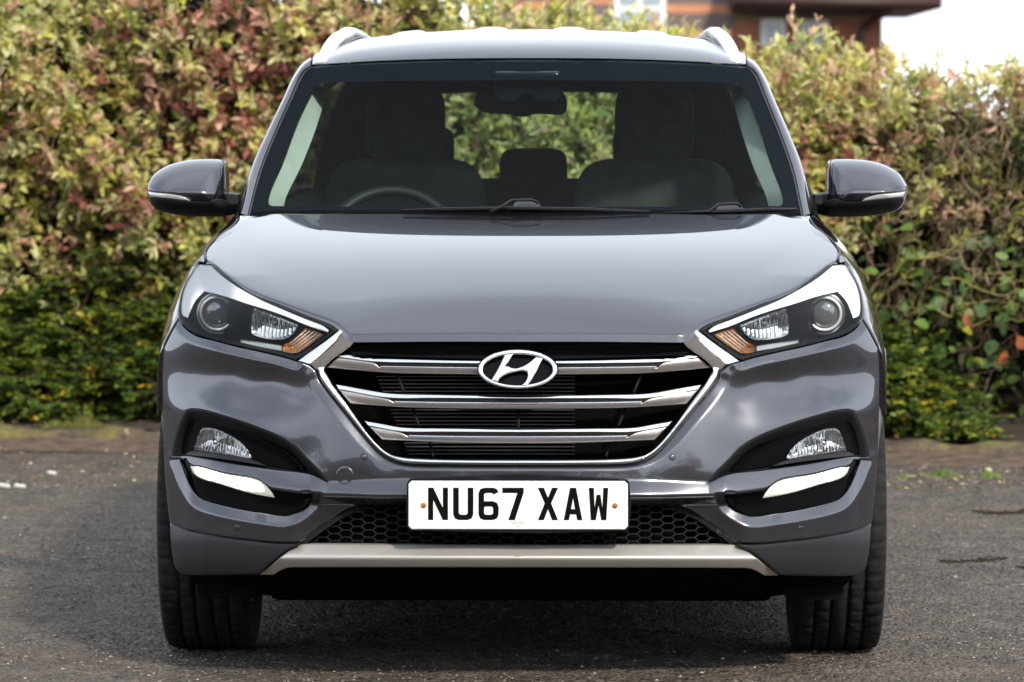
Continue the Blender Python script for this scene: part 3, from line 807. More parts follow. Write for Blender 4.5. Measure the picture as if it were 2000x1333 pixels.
# ---- headlights
prof_h = TPS([(661, 644, .062), (620, 676, .055), (577, 704, .045), (505, 687, .050), (415, 665, .060), (362, 641, .082), (349, 606, .130),
              (352, 577, .190), (374, 533, .330), (384, 517, .42), (401, 513, .40), (437, 533, .315), (471, 557, .255), (505, 577, .215), (550, 597, .165),
              (595, 616, .120), (640, 633, .080), (450, 610, .150), (540, 645, .085), (400, 590, .19)], lam=.003, scale=(100, 100))
head = lambda u, v, e=0.0: plan(u, v, prof_h(u, v) + e)
HL = curve(HL_TOP, HL_INNER, HL_BOT, HL_OUT)
hl_lens = panel(HL, lambda u, v: head(u, v), step=7, rnd=3, rh=.003, flange=(0, .012, 0))
hl_top_l = catmull(HL_TOP, 8)
def wall_d(u):
    vt = np.interp(u, hl_top_l[:, 0], hl_top_l[:, 1])
    return head(u, vt + np.interp(u, [350, 400, 450, 500, 660], [60, 56, 46, 24, 18]), .03)
up_line = np.vstack([[(345, 600), (352, 577), (361, 552), (374, 531), (384, 517), (401, 513)], hl_top_l[2:]])
def blade_d(u, v):
    vt = np.interp(u, up_line[:, 0], up_line[:, 1])
    return head(u, v, .0035)
def house_d(u, v):
    k = sstep(seg_dist(np.stack([u, v], -1), HL, True) / 7)
    h = head(u, v, .004)
    return h + (np.maximum(h + .03, wall_d(u) + .05) - h) * k
hl_house = panel(HL, house_d, step=6, flange=None, rings=(2, 4, 7))
rim_in = curve([(410, 519), (432, 539), (470, 565), (550, 604), (595, 622.5), (640, 639), (650, 646)], [(650, 646), (592, 688), (577, 696)], [(577, 696), (550, 689), (505, 679), (460, 669), (415, 657), (384, 645), (366, 632)], [(366, 632), (355, 617), (353, 600), (356, 577), (365, 553), (378, 533), (389, 518), (410, 519)])
hl_rim = panel(HL, lambda u, v: head(u, v, .002), [rim_in], step=5, flange=None)
# bright blade that runs along the top edge and turns down round the outside
BROW = curve([(386, 518), (400, 515), (412, 516)], [(412, 516), (438, 539), (500, 582), (560, 608), (600, 625), (630, 637), (642, 646)], [(642, 646), (640, 650)], [(640, 650), (600, 637), (560, 620), (520, 606), (480, 594), (445, 582), (420, 575), (398, 570)], [(398, 570), (380, 590), (366, 622)], [(366, 622), (355, 616), (354, 590), (363, 556), (386, 518)])
def brow_d(u, v):
    lo = np.interp(u, [366, 398, 445, 520, 600, 642], [620, 568, 582, 606, 637, 650])
    return head(u, v, .0035 + .0 * lo)
hl_brow = panel(BROW, blade_d, step=5, rnd=2.5, rh=.004, flange=(0, .02, 0))
HIGH = curve([(496, 603), (540, 619), (583, 636)], [(583, 636), (572, 652), (560, 661), (545, 664), (520, 662), (500, 657), (491, 652)], [(491, 652), (490, 630), (496, 603)])
hl_high = reflector_geo(HIGH, lambda u, v: wall_d(u) - .035, 7.5, .030, .007, 5)
AMB = curve([(595, 641), (614, 647), (632, 654)], [(632, 654), (604, 675), (580, 690)], [(580, 690), (566, 690), (551, 687)], [(551, 687), (553, 675), (566, 668), (582, 655), (595, 641)])
hl_amb = reflector_geo(AMB, lambda u, v: head(u, v, .018), 5.5, .028, .004, 9)
amb_ribs = []
for k in range(5):
    t = k / 4
    a, b = (598 + 28 * t, 645 + 8 * t), (566 + 16 * t, 672 + 14 * t)
    dd = head(np.array([a[0], b[0]]), np.array([a[1], b[1]]), .012)
    amb_ribs.append(tube([P(*a, dd[0]), P(*b, dd[1])], .0011, 6))
CLEAR = curve([(470, 664), (520, 671), (550, 676)], [(550, 676), (550, 687)], [(550, 687), (510, 680), (468, 670)], [(468, 670), (470, 664)])
hl_clear = panel(CLEAR, lambda u, v: head(u, v, .02), step=4, rnd=2, rh=.004)
def proj_geo():
    u, v = 423.5, 613.0
    d = float(wall_d(np.array([u]))[0]) - .004; c = P(u, v, d); k = (NOSE + d) / FPX
    ringp = lathe([(28 * k, .004), (28.5 * k, -.004), (30 * k, -.010), (33 * k, -.010), (35.5 * k, -.002), (36.5 * k, .012), (36.5 * k, .05)], 56, 'y', c)
    t = np.linspace(0, 1, 12)
    ball = lathe([(27.6 * k * math.sin(a * math.pi / 2), -.016 * math.cos(a * math.pi / 2) + .004) for a in t], 48, 'y', c)
    ring2 = lathe([(37 * k, .02), (38 * k, .008), (41 * k, .010), (42 * k, .022)], 56, 'y', c)
    return ringp, ball, ring2
pr, pb, pr2 = proj_geo()
hb = bulb(537, 632, float(wall_d(np.array([537.]))[0]) + .012, .010, .025)
for s in (-1, 1):
    h = side('headlight', hl_house, M['lampblack'], car, s)
    side('rim', hl_rim, M['lampblack'], h, s)
    side('bright_blade', hl_brow, M['brow'], h, s)
    side('projector_bezel', join(pr, pr2), M['bezel'], h, s)
    side('projector_lens', pb, M['lens_ball'], h, s)
    side('main_beam_reflector', hl_high, M['reflector'], h, s)
    side('main_beam_bulb', hb, M['lens_ball'], h, s)
    side('indicator_reflector', hl_amb, M['amber'], h, s)
    side('indicator_rib', join(*amb_ribs), M['drl_lens'], h, s)
    side('lower_light_strip', hl_clear, M['clear_in'], h, s)
    side('lens_cover', hl_lens, M['lens_clear'], h, s)

# ---- bonnet: height over (X, depth)
hood_edge = [(694, 662, .052), (682, 652, .058), (661, 643, .100), (640, 631.5, .132), (595, 614.5, .190), (550, 595.5, .255), (505, 575.5, .325), (471, 555.5, .392), (437, 531.5, .50), (415, 510.5, .590), (403, 510, .625)]
hood_shut = [(403, 510, .625), (401, 500, .68), (403, 489, .735), (416, 472, .82), (437, 455, .91), (457, 441, 1.0), (466, 430, 1.08), (480, 421, 1.16)]
hood_rear = [(480, 421, 1.16), (560, 418.5, 1.14), (700, 417, 1.12), (860, 416.5, 1.11), (1013, 416.5, 1.105)]
crease_px = [(1013, 572, .190), (800, 572, .195), (660, 572, .205), (625, 569, .225), (590, 556, .28), (555, 533, .40), (520, 505, .55), (490, 471, .76), (472, 447, .95), (462, 434, 1.05)]
cr = PP(crease_px)[:, :2]; cr[0, 0] = 0
cr = catmull(cr, 8)
cr_poly = np.vstack([cr, [(-.3, 1.6), (1, 1.6), (1, cr[0, 1])]])
CK = [.05, .45, 1.15]
def crease_s(x, y):
    p = np.stack([x, y], -1)
    s = seg_dist(p, cr); s = np.where(inside(p, cr_poly), -s, s)
    return srelu(s, .010)
def hood_basis(x, y):
    x = -np.abs(x); s = crease_s(x, y); q = np.abs(x) ** 2.2
    hat = lambda k: np.interp(y, CK, np.eye(3)[k])
    return np.stack([np.ones_like(y), y, y * y, y ** 3, -q, -q * y, -q * y * y, -s * hat(0), -s * hat(1), -s * hat(2)], -1)
hp = PP([(1013, 652, .052), (1013, 612, .110), (1013, 572, .190), (1013, 520, .37), (1013, 480, .59), (1013, 445, .86), (1013, 417, 1.105), (850, 652.5, .054), (760, 653, .056), (700, 654, .060), (850, 417, 1.11), (700, 417.5, 1.12), (580, 419, 1.14)] + hood_edge[3:] + hood_shut[1:])
hp[:7, 0] = 0
wt = np.array([2, 1, 1, 1, 1, 1, 2, 2, 2, 2, 1, 1, 1] + [1.3] * (len(hp) - 13))
Bm = hood_basis(hp[:, 0], hp[:, 1])
Bm_r = np.vstack([Bm * wt[:, None], np.diag([0, 0, 0, 0, 0, 0, .02, .02, .02, .05])])
tgt_r = np.r_[hp[:, 2] * wt, 0, 0, 0, 0, 0, 0, 0, .02 * .42, .02 * .25, .05 * .12]
hc = np.linalg.lstsq(Bm_r, tgt_r, rcond=None)[0]
print('HOOD', np.round(hc, 3), 'res mm', np.round((Bm @ hc - hp[:, 2]) * 1000, 1))
fx = PP(catmull([(1013, 652.5, .050), (850, 652.5, .052), (694, 654, .056)], 8)); fx[0, 0] = 0
fcor = fx[:, 2] - hood_basis(fx[:, 0], fx[:, 1]) @ hc; fo = np.argsort(-fx[:, 0])
def hood_z(x, y): return hood_basis(x, y) @ hc + np.interp(np.abs(x), -fx[fo, 0], fcor[fo]) * np.exp(-((y - .05) / .11) ** 2) * sstep((.62 - np.abs(x)) / .22)
def zpanel(outline_px, zfn, step=.018, flange=(0, 0, -.02), rnd=.006, rh=.004):
    o = PP(outline_px)[:, :2]; o[[i for i, c in enumerate(outline_px) if c[0] >= CEN], 0] = 0
    V2, T, loops = tri_fill(o, (), step, (rnd * .15, rnd * .5, rnd) if rnd else ())
    z = zfn(V2[:, 0], V2[:, 1])
    if rnd:
        q = np.vstack([loops[0], loops[0][:1]]); dist = np.full(len(V2), 1e9)
        for i in range(len(q) - 1):
            if abs(q[i, 0]) < 1e-6 and abs(q[i + 1, 0]) < 1e-6: continue
            dist = np.minimum(dist, seg_dist(V2, q[i:i + 2]))
        s = 1 - np.clip(dist / rnd, 0, 1); z = z - rh * (1 - np.sqrt(np.maximum(1 - s * s, 0)))
    cen = np.abs(V2[:, 0]) < 1e-6
    return finish(np.c_[V2, z], T, flange, (0, 0, 1), cen)
hood_out = [tuple(x) for x in np.vstack([catmull([(1013, 652.5, .050), (850, 652.5, .052), (694, 655, .056)], 8), catmull(hood_edge[1:], 6)[1:], catmull(hood_shut, 5)[1:], catmull(hood_rear, 6)[1:]])]
bonnet = weld('bonnet', zpanel(hood_out, hood_z, step=.016, flange=(0, -.003, -.0155), rnd=.005, rh=.003), M['paint'], car)
gap_h = catmull(PP(hood_shut)[:-1], 6); gap_h[:, 2] = hood_z(gap_h[:, 0], gap_h[:, 1]) + .0005; gap_h[:, 0] -= .0025
gs_ = np.array(catmull([(348, 622), (333, 650), (318.5, 680)], 8)); gap_b = P(gs_[:, 0], gs_[:, 1], front(gs_[:, 0], gs_[:, 1]) - .001)
for s in (-1, 1):
    side('bonnet_gap', tube(gap_h, .0030, 6), M['seal'], bonnet, s)
    side('bumper_gap', tube(gap_b, .0016, 6), M['seal'], bumper, s)
# dark engine bay below, so no light leaks through the shut lines
mk('engine_bay', *box((0, .80, .62), (1.20, .70, .40), .08), M['void'], car, smooth=False)

# ---- front wings, doors, rear quarters: width over (depth, height)
side_pts = [(.47, .88, .853), (.50, .895, .856), (.60, .96, .846), (.70, 1.007, .829), (.62, 1.012, .802), (.735, 1.035, .806), (.82, 1.058, .792), (1.0, 1.095, .755), (1.16, 1.115, .752),
            (.45, .80, .893), (.47, .70, .905), (.70, .95, .868), (.9, .965, .8715), (.9, .886, .913), (.9, .806, .927), (.9, .65, .930), (.9, 1.045, .812), (.75, .80, .922), (.75, .886, .900),
            (1.3, 1.11, .775), (1.3, 1.05, .842), (1.3, .95, .905), (1.3, .80, .926), (1.3, .55, .925), (1.3, .30, .905),
            (2.0, 1.11, .800), (2.0, 1.05, .858), (2.0, .95, .908), (2.0, .80, .927), (2.0, .55, .918), (2.0, .30, .900),
            (2.7, 1.12, .806), (2.7, .95, .905), (2.7, .80, .927), (2.7, .55, .920), (2.7, .30, .900),
            (3.5, 1.14, .79), (3.5, .95, .90), (3.5, .80, .930), (3.5, .55, .925), (4.1, 1.15, .73), (4.1, .8, .88), (4.1, .5, .87), (4.38, 1.12, .66), (4.38, .8, .78), (4.38, .4, .78)]
side_t = TPS(side_pts, lam=.0008, scale=(.5, .3))
def xpanel(outline, step=.035, rnd=.004, rh=.003, hole=None, off=0.0):
    V2, T, loops = tri_fill(outline, [hole] if hole is not None else (), step, (rnd * .4, rnd))
    x = side_t(V2[:, 0], V2[:, 1]) + off
    dist = np.full(len(V2), 1e9)
    for lp in loops: dist = np.minimum(dist, seg_dist(V2, lp, True))
    s = 1 - np.clip(dist / rnd, 0, 1); x = x - rh * (1 - np.sqrt(np.maximum(1 - s * s, 0)))
    return finish(np.stack([-x, V2[:, 0], V2[:, 1]], -1), T, (.02, 0, 0), (-1, 0, 0))
def arc(c, r, a0, a1, n=24): 
    t = np.radians(np.linspace(a0, a1, n)); return [(c[0] + r * math.cos(a), c[1] + r * math.sin(a)) for a in t]
AX, AZ, AR = .90, .352, .395
wing_top = [(.625, 1.010), (.68, 1.026), (.735, 1.037), (.82, 1.058), (.91, 1.078), (1.0, 1.095), (1.08, 1.108), (1.20, 1.116), (1.32, 1.112)]
wing_out = np.array(wing_top + [(1.33, 1.0), (1.34, .6), (1.33, .36)] + [(AX + AR, .36)] + arc((AX, AZ), AR, 2, 137)[1:] + [(.462, .80), (.466, .84), (.468, .876), (.50, .897), (.545, .93), (.60, .962), (.66, .99), (.69, 1.008)])
fd = np.array([(1.336, 1.112), (1.7, 1.113), (2.1, 1.116), (2.60, 1.12), (2.62, .8), (2.60, .34), (1.336, .34), (1.346, .6)])
rd = np.array([(2.607, 1.12), (3.0, 1.128), (3.45, 1.14), (3.50, .95), (3.32, .80), (3.20, .68), (3.15, .5), (3.14, .34), (2.607, .34), (2.627, .8)])
RX = 3.57
rq = np.array([(3.457, 1.14), (3.9, 1.15), (4.30, 1.14), (4.36, .9), (4.36, .5), (4.30, .36), (RX + AR, .36)] + arc((RX, AZ), AR, 2, 178)[1:] + [(3.157, .36), (3.157, .5), (3.207, .68), (3.327, .80), (3.507, .95)])
sill = None
wingp, fdp, rdp, rqp = xpanel(wing_out, step=.025), xpanel(fd), xpanel(rd), xpanel(rq)
# wheel arch cladding
def arch_geo(cy, a0, a1):
    prof = [(.378, .905), (.379, .938), (.384, .9445), (.396, .947), (.425, .945), (.434, .940), (.437, .925)]
    t = np.radians(np.linspace(a0, a1, 44)); V = []
    for a in t:
        for (r, x) in prof:
            y = cy + r * math.cos(a)
            off = np.interp(y, [.46, .50, .55, .62, .72, .90, 1.3], [-.110, -.080, -.052, -.034, -.020, -.007, -.005])
            V.append((-x - off, y, AZ + r * math.sin(a)))
    return np.array(V), grid_faces(len(prof), 44)
arch_f, arch_r = arch_geo(AX, -8, 172), arch_geo(RX, -8, 188)
def liner_geo(cy):
    t = np.radians(np.linspace(12, 158, 30)); V = []
    for a in t:
        for (r, x) in ((.383, .855), (.383, .60), (.2, .58)): V.append((-x, cy + r * math.cos(a), AZ + r * math.sin(a)))
    return np.array(V), grid_faces(3, 30)
for s in (-1, 1):
    side('front_wing', wingp, M['paint'], car, s)
    dr = side('front_door', fdp, M['paint'], car, s)
    hd = tube([(-.925, 2.38, .93), (-.948, 2.42, .935), (-.948, 2.54, .937), (-.925, 2.58, .937)], .012, 8)
    side('door_handle', hd, M['paint'], dr, s)
    dr = side('rear_door', rdp, M['paint'], car, s)
    side('door_handle', (hd[0] + np.array([0, .82, .015]), hd[1]), M['paint'], dr, s)
    side('rear_quarter', rqp, M['paint'], car, s)
    side('sill_cladding', loft([[(-.895, 1.29, .36), (-.90, 2.2, .36), (-.895, 3.18, .36)], [(-.925, 1.29, .34), (-.925, 2.2, .34), (-.925, 3.18, .34)], [(-.91, 1.29, .25), (-.91, 2.2, .25), (-.91, 3.18, .25)], [(-.80, 1.29, .22), (-.80, 2.2, .22), (-.80, 3.18, .22)]], 16, 4), M['satin'], car, s)
    side('wheel_arch_cladding', arch_f, M['clad'], car, s)
    side('wheel_arch_cladding', arch_r, M['clad'], car, s)
    side('arch_liner', liner_geo(AX), M['void'], car, s)
    side('arch_liner', liner_geo(RX), M['void'], car, s)

# ---- windscreen
def wind_d(u, v):
    d = np.full(np.shape(u), 1.5)
    for _ in range(6):
        X = P(u, v, d)[..., 0]
        d = 1.10 + (418 - v) * .00302 + .52 * X ** 2
    return d
WS = curve([(1013, 116.5), (860, 118), (700, 123.5), (625, 128.5)], [(625, 128.5), (610, 131), (598, 138), (588, 152), (570, 192), (538, 263), (510, 333), (486, 422)], [(486, 422), (700, 424), (1013, 425)], [(1013, 425), (1013, 116.5)])
CLR = curve([(1013, 157), (700, 160), (640, 162)], [(640, 162), (622, 163), (614, 168), (606, 182), (570, 262), (545, 325), (523, 388)], [(523, 388), (524, 399), (532, 403)], [(532, 403), (700, 404), (1013, 404)], [(1013, 404), (1013, 157)])
ws = weld('windscreen', panel(WS, wind_d, step=18, flange=(0, .004, -.003)), M['wind'], car)
FR = np.vstack([curve([(1013, 116.5), (860, 118), (700, 123.5), (625, 128.5)], [(625, 128.5), (610, 131), (598, 138), (588, 152), (570, 192), (538, 263), (510, 333), (486, 422)], [(486, 422), (700, 424), (1013, 425)], closed=False),
                curve([(1013, 404), (700, 404), (532, 403)], [(532, 403), (524, 399), (523, 388)], [(523, 388), (545, 325), (570, 262), (606, 182), (614, 168), (622, 163), (640, 162)], [(640, 162), (700, 160), (1013, 157)], closed=False)])
weld('black_border', panel(FR, lambda u, v: wind_d(u, v) + .007, step=10, flange=None), M['frit'], ws)
# windscreen edge trim and A-pillars
g_edge = [(1013, 115), (860, 116.5), (700, 122), (627, 127), (609, 129.5), (596, 137), (586, 151), (568, 191), (536, 262), (508, 332), (484, 421)]
ge = catmull(g_edge, 6)
gt = np.vstack([ge + 0, (ge + np.array([3.5, 3.5]))[::-1]])
def on_ws(pts, off): 
    a = np.asarray(pts, float); return P(a[:, 0], a[:, 1], wind_d(a[:, 0], a[:, 1]) + off)
pil_in = on_ws([(609, 129.5), (596, 137), (586, 151), (568, 191), (536, 262), (508, 332), (484, 421)], -.002)
pil_in2 = on_ws([(606, 127.5), (593, 135.5), (583, 149.5), (565, 190), (533, 261), (505, 331), (481, 421)], -.016)
def a_line(pts, off):
    a_ = np.asarray(pts, float); dd = wind_d(a_[:, 0] + 12, a_[:, 1]) + off
    return P(a_[:, 0], a_[:, 1], dd)
A_mid = a_line([(607, 118), (594, 127), (577, 150), (557, 191), (525, 258), (496, 325), (472, 418)], -.012)
A_sil = a_line([(606.5, 112), (590, 124), (572, 150), (551.5, 194), (519.5, 260), (490, 327), (464, 418)], .045)
A_bak = a_line([(610, 112), (594, 126), (576, 153), (556, 197), (524, 263), (494, 330), (467, 418)], .13)
pillar = loft([pil_in, pil_in2, A_mid, A_sil, A_bak], 40, 5)
seal_g = loft([on_ws([(611, 131), (599, 138.5), (589, 153), (571, 192), (539, 263), (511, 333), (487, 421)], -.003), on_ws([(609, 129.5), (596, 137), (586, 151), (568, 191), (536, 262), (508, 332), (484, 421)], -.006)], 40, 3)
for s in (-1, 1):
    pl_ = side('windscreen_pillar', pillar, M['paint'], car, s)
    side('windscreen_seal', seal_g, M['seal'], pl_, s)

# ---- roof
ys = np.r_[np.linspace(0, .5, 40), np.linspace(.52, 2.3, 40)]
xs = np.linspace(0, 1, 60)
yy = np.linspace(1.9, 4.4, 300); from_sm = np.interp  # profile smoothing table
zc_s = np.convolve(np.pad(np.interp(yy, [1.9, 2.0, 2.04, 2.1, 2.2, 2.4, 2.6, 2.8, 3.0, 3.3, 3.7, 4.1, 4.4], [1.49, 1.5435, 1.564, 1.585, 1.605, 1.628, 1.640, 1.646, 1.648, 1.646, 1.636, 1.615, 1.59]), 7, mode='edge'), np.hanning(17)[1:-1] / np.hanning(17).sum(), 'valid')
def roof_z(x, y):
    zc = np.interp(y, yy, zc_s)
    ax = np.abs(x)
    z = zc - .042 * (ax / .6) ** 2.4 - .11 * srelu(ax / .6 - .88, .05)
    rib = np.exp(-((ax - .118) / .042) ** 6) + np.exp(-((ax - .362) / .042) ** 6)
    return z + .007 * rib * sstep((y - 2.62) / .05)
fe = on_ws([(1013, 113.5), (930, 114), (860, 115), (780, 117.3), (700, 120.8), (650, 124), (606, 126)], -.004); fe[0, 0] = 0
fe = resample(catmull(fe, 10), 60)
V = []
for yv in ys:
    for i in range(60):
        x0, y0, z0 = fe[i]
        xe = x0 * (1 + .0 * yv)
        y = y0 + yv * (4.25 - y0) / 2.3 if yv > .5 else y0 + yv
        y = y0 + (4.25 - y0) * yv / 2.3
        zr = roof_z(xe, y); k = math.exp(-yv / .05)
        V.append((xe, y, zr + (z0 - float(roof_z(x0, y0))) * math.exp(-(yv / .10) ** 1.0)))
roof = (np.array(V), grid_faces(60, len(ys)))
weld('roof', roof, M['paint'], car)
# cant rail (outer edge of the roof) down to the side glass
def cant(y): return np.interp(y, [2.2, 2.7, 3.3, 4.0, 4.25], [.622, .622, .612, .575, .55])
cr_y = np.linspace(2.24, 4.25, 30)
redge = np.stack([np.interp(cr_y, [2.1, 4.25], [V[59][0], V[-1][0]]) * 1.0, cr_y, roof_z(np.full(30, V[-1][0]), cr_y)], -1)
mid = np.stack([-cant(cr_y) - .004, cr_y, roof_z(np.full(30, .60), cr_y) - .030], -1)
low = np.stack([-cant(cr_y) - .022, cr_y, roof_z(np.full(30, .60), cr_y) - .085], -1)
redge[0] = A_mid[0]; mid[0] = A_sil[0]; low[0] = A_bak[0]
cant_g = loft([redge, mid, low], 40, 5)
for s in (-1, 1): side('cant_rail', cant_g, M['paint'], car, s)
# roof rails
rail_px = [(630.5, 127, 2.185), (634, 115, 2.24), (643, 95, 2.36), (656, 78, 2.5), (672, 68, 2.72)]
rc = PP(rail_px)
rear_y = np.array([3.0, 3.4, 3.8, 4.05, 4.15]); rear_z = roof_z(np.full(5, .57), rear_y) + np.array([.040, .040, .036, .02, -.005])
rc = np.vstack([rc, np.stack([np.array([-.555, -.548, -.535, -.525, -.52]), rear_y, rear_z], -1)])
rc = resample(catmull(rc, 16), 46)
def rail_geo(path, wd, hgt):
    m = len(path); V = []
    prof = [(-.5, -.5), (-.5, .2), (-.4, .45), (-.15, .5), (.2, .46), (.45, .30), (.5, .05), (.5, -.5)]
    for i in range(m):
        t = path[min(i + 1, m - 1)] - path[max(i - 1, 0)]; t /= np.linalg.norm(t)
        a = np.cross(t, (0, 0, 1)); a /= np.linalg.norm(a); b = np.cross(a, t)
        for p, q in prof: V.append(path[i] + a * p * wd + b * q * hgt)
    n = len(prof); F = grid_faces(n, m, close_u=True) + [tuple(range(n))[::-1], tuple((m - 1) * n + k for k in range(n))]
    return np.array(V), F
rail_m = rail_geo(rc, .040, .026)
foot = loft([PP([(644, 125, 2.20), (650, 112, 2.27), (662, 92, 2.40), (682, 76, 2.60), (715, 69.5, 2.85)]), PP([(648, 125, 2.21), (656, 111, 2.28), (670, 92, 2.42), (692, 77, 2.62), (722, 70, 2.86)])], 20, 3)
for s in (-1, 1):
    rl = side('roof_rail', rail_m, M['rail'], car, s)
    side('rail_gasket', foot, M['satin'], rl, s)

# ---- side glass and pillars
by = np.array([1.52, 1.7, 2.0, 2.6, 3.2, 3.7, 4.15]); belt = np.stack([-np.array([.772, .785, .80, .805, .795, .77, .72]), by, np.array([1.113, 1.114, 1.116, 1.122, 1.133, 1.145, 1.15])], -1)
top = np.vstack([A_bak[::-1][[0, 1, 2, 3, 4, 6]], np.stack([-np.array([.642, .632, .615, .59]), np.array([2.7, 3.2, 3.7, 4.0]), np.array([1.53, 1.535, 1.515, 1.47])], -1)])
sg = loft([belt, top], 60, 8)
def strip(y0, y1):  # pillar strip on the side glass
    f = lambda c, t: np.array([np.interp(t, np.linspace(0, 1, len(c)), c[:, k]) for k in range(3)])
    a, b, c, d = f(belt, y0), f(belt, y1), f(top, y0), f(top, y1); o = np.array([-.004, 0, 0])
    return loft([[a + o, (a + c) / 2 + o, c + o], [b + o, (b + d) / 2 + o, d + o]], 8, 2)
for s in (-1, 1):
    g = side('side_window', sg, M['sideglass'], car, s)
    for y0, y1 in ((.44, .50), (.72, .76)): side('door_pillar', strip(y0, y1), M['gloss_black'], g, s)
    side('waist_moulding', tube(belt + np.array([-.006, 0, .004]), .007, 8), M['black_satin'], g, s)
    side('rear_pillar', loft([[(-.735, 4.0, 1.14), (-.66, 3.86, 1.40), (-.60, 3.78, 1.52)], [(-.70, 4.2, 1.14), (-.63, 4.12, 1.40), (-.57, 4.02, 1.54)], [(-.62, 4.34, 1.14), (-.58, 4.24, 1.40), (-.53, 4.16, 1.55)]], 12, 4), M['paint'], car, s)

# ---- tail
TG = np.array([(-.66, .45), (-.78, .75), (-.72, 1.12), (-.60, 1.45), (-.54, 1.575), (0, 1.61), (.54, 1.575), (.60, 1.45), (.72, 1.12), (.78, .75), (.66, .45)])
TW = np.array([(-.50, 1.17), (-.42, 1.455), (0, 1.475), (.42, 1.455), (.50, 1.17), (0, 1.15)])
def tail_y(z, x): return np.interp(z, [.3, .8, 1.12, 1.6], [4.40, 4.40, 4.36, 4.14]) - .12 * x ** 2
V2, T, lp = tri_fill(TG, [TW], .06); tailgate = mk('tailgate', *finish(np.stack([V2[:, 0], tail_y(V2[:, 1], V2[:, 0]), V2[:, 1]], -1), T, (0, -.02, 0), (0, 1, 0)), M['paint'], car)
V2, T, lp = tri_fill(TW, (), .06); mk('rear_window', *finish(np.stack([V2[:, 0], tail_y(V2[:, 1], V2[:, 0]) - .004, V2[:, 1]], -1), T, None, (0, 1, 0)), M['rearglass'], tailgate)
mk('rear_bumper', *loft([[(-.84, 4.15, .70), (-.6, 4.42, .70), (0, 4.46, .70), (.6, 4.42, .70), (.84, 4.15, .70)], [(-.85, 4.15, .5), (-.62, 4.44, .5), (0, 4.48, .5), (.62, 4.44, .5), (.85, 4.15, .5)], [(-.80, 4.15, .28), (-.6, 4.36, .28), (0, 4.4, .28), (.6, 4.36, .28), (.80, 4.15, .28)]], 30, 5), M['satin'], car)
for s in (-1, 1):
    side('tail_lamp', loft([[(-.79, 4.26, 1.0), (-.70, 4.345, 1.0), (-.5, 4.41, .99)], [(-.80, 4.26, .93), (-.72, 4.36, .92), (-.5, 4.42, .93)], [(-.80, 4.26, .87), (-.72, 4.36, .85), (-.52, 4.41, .89)]], 12, 3), M['red_lamp'], car, s)

# ---- door mirrors
MD = 1.62
def mir_d(poly, bulge, rr, d0=MD):
    return lambda u, v: d0 - bulge * np.sqrt(np.maximum(1 - (1 - np.clip(seg_dist(np.stack([u, v], -1), poly, True) / rr, 0, 1)) ** 2, 0))
M_ALL = curve([(286.5, 362), (300, 341), (327, 324), (361, 314.5), (392, 311.5), (425, 311.5)], [(425, 311.5), (434, 314), (438.5, 324), (440, 345), (440, 375)], [(440, 375), (446, 400), (441, 424)],
              [(441, 424), (371, 423), (331, 418), (302, 408), (291, 392), (287, 374), (286.5, 362)])
_m0 = mir_d(M_ALL, .085, 56)
mfn = lambda u, v: _m0(u, v) - .0012 * (np.minimum(v, 380) - 345)
M_UP = curve([(286.5, 362), (300, 341), (327, 324), (361, 314.5), (392, 311.5), (425, 311.5)], [(425, 311.5), (431, 315), (433, 324), (431, 345), (424, 368), (420, 388)], [(420, 388), (405, 394), (372, 394)], [(372, 394), (366, 388), (347, 381), (288, 373.5)], [(288, 373.5), (286.5, 362)])
M_EDGE = curve([(425, 311.5), (434, 314), (438.5, 324), (440, 345), (440, 375), (441, 392)], [(441, 392), (420, 388)], [(420, 388), (424, 368), (431, 345), (433, 324), (431, 315), (425, 311.5)])
M_LOW = curve([(291, 385), (351, 391.5), (372, 394)], [(372, 394), (405, 394), (420, 388), (441, 392)], [(441, 392), (446, 400), (441, 424)], [(441, 424), (371, 423), (331, 418), (302, 408), (291, 392), (291, 385)])
M_IND = curve([(288, 374.5), (347, 382), (366, 389), (371, 393.5)], [(371, 393.5), (351, 391), (291, 384.5)], [(291, 384.5), (288, 374.5)])
m_up = panel(M_UP, lambda u, v: mfn(u, v) - .004 + .05 * sstep((np.minimum(v, 390) - 371) / 26) * .35, step=4, rnd=2.5, rh=.004, flange=(.004, .10, 0))
m_edge = panel(M_EDGE, lambda u, v: mfn(u, v) + .006, step=4, rnd=1.5, rh=.002, flange=(0, .12, 0))
m_low = panel(M_LOW, lambda u, v: mfn(u, v) + .004 + .03 * sstep((v - 400) / 30), step=5, rnd=2, rh=.003, flange=(0, .10, .004))
m_ind = panel(M_IND, lambda u, v: mfn(u, v) + .004, step=3, rnd=2, rh=.003)
ARM = curve([(434, 376), (456, 378.5), (466, 380)], [(466, 380), (468, 400), (462, 414)], [(462, 414), (453, 420), (430, 424)], [(430, 424), (432, 400), (434, 376)])
m_arm = panel(ARM, lambda u, v: MD - .035 + .0006 * np.abs(v - 398) * 2, step=5, rnd=4, rh=.015, flange=(0, .08, 0))
mg = (np.array([P(u, v, MD + .115) for u, v in resample(np.vstack([M_ALL, M_ALL[:1]]), 40)[:-1]]), [tuple(range(39))])
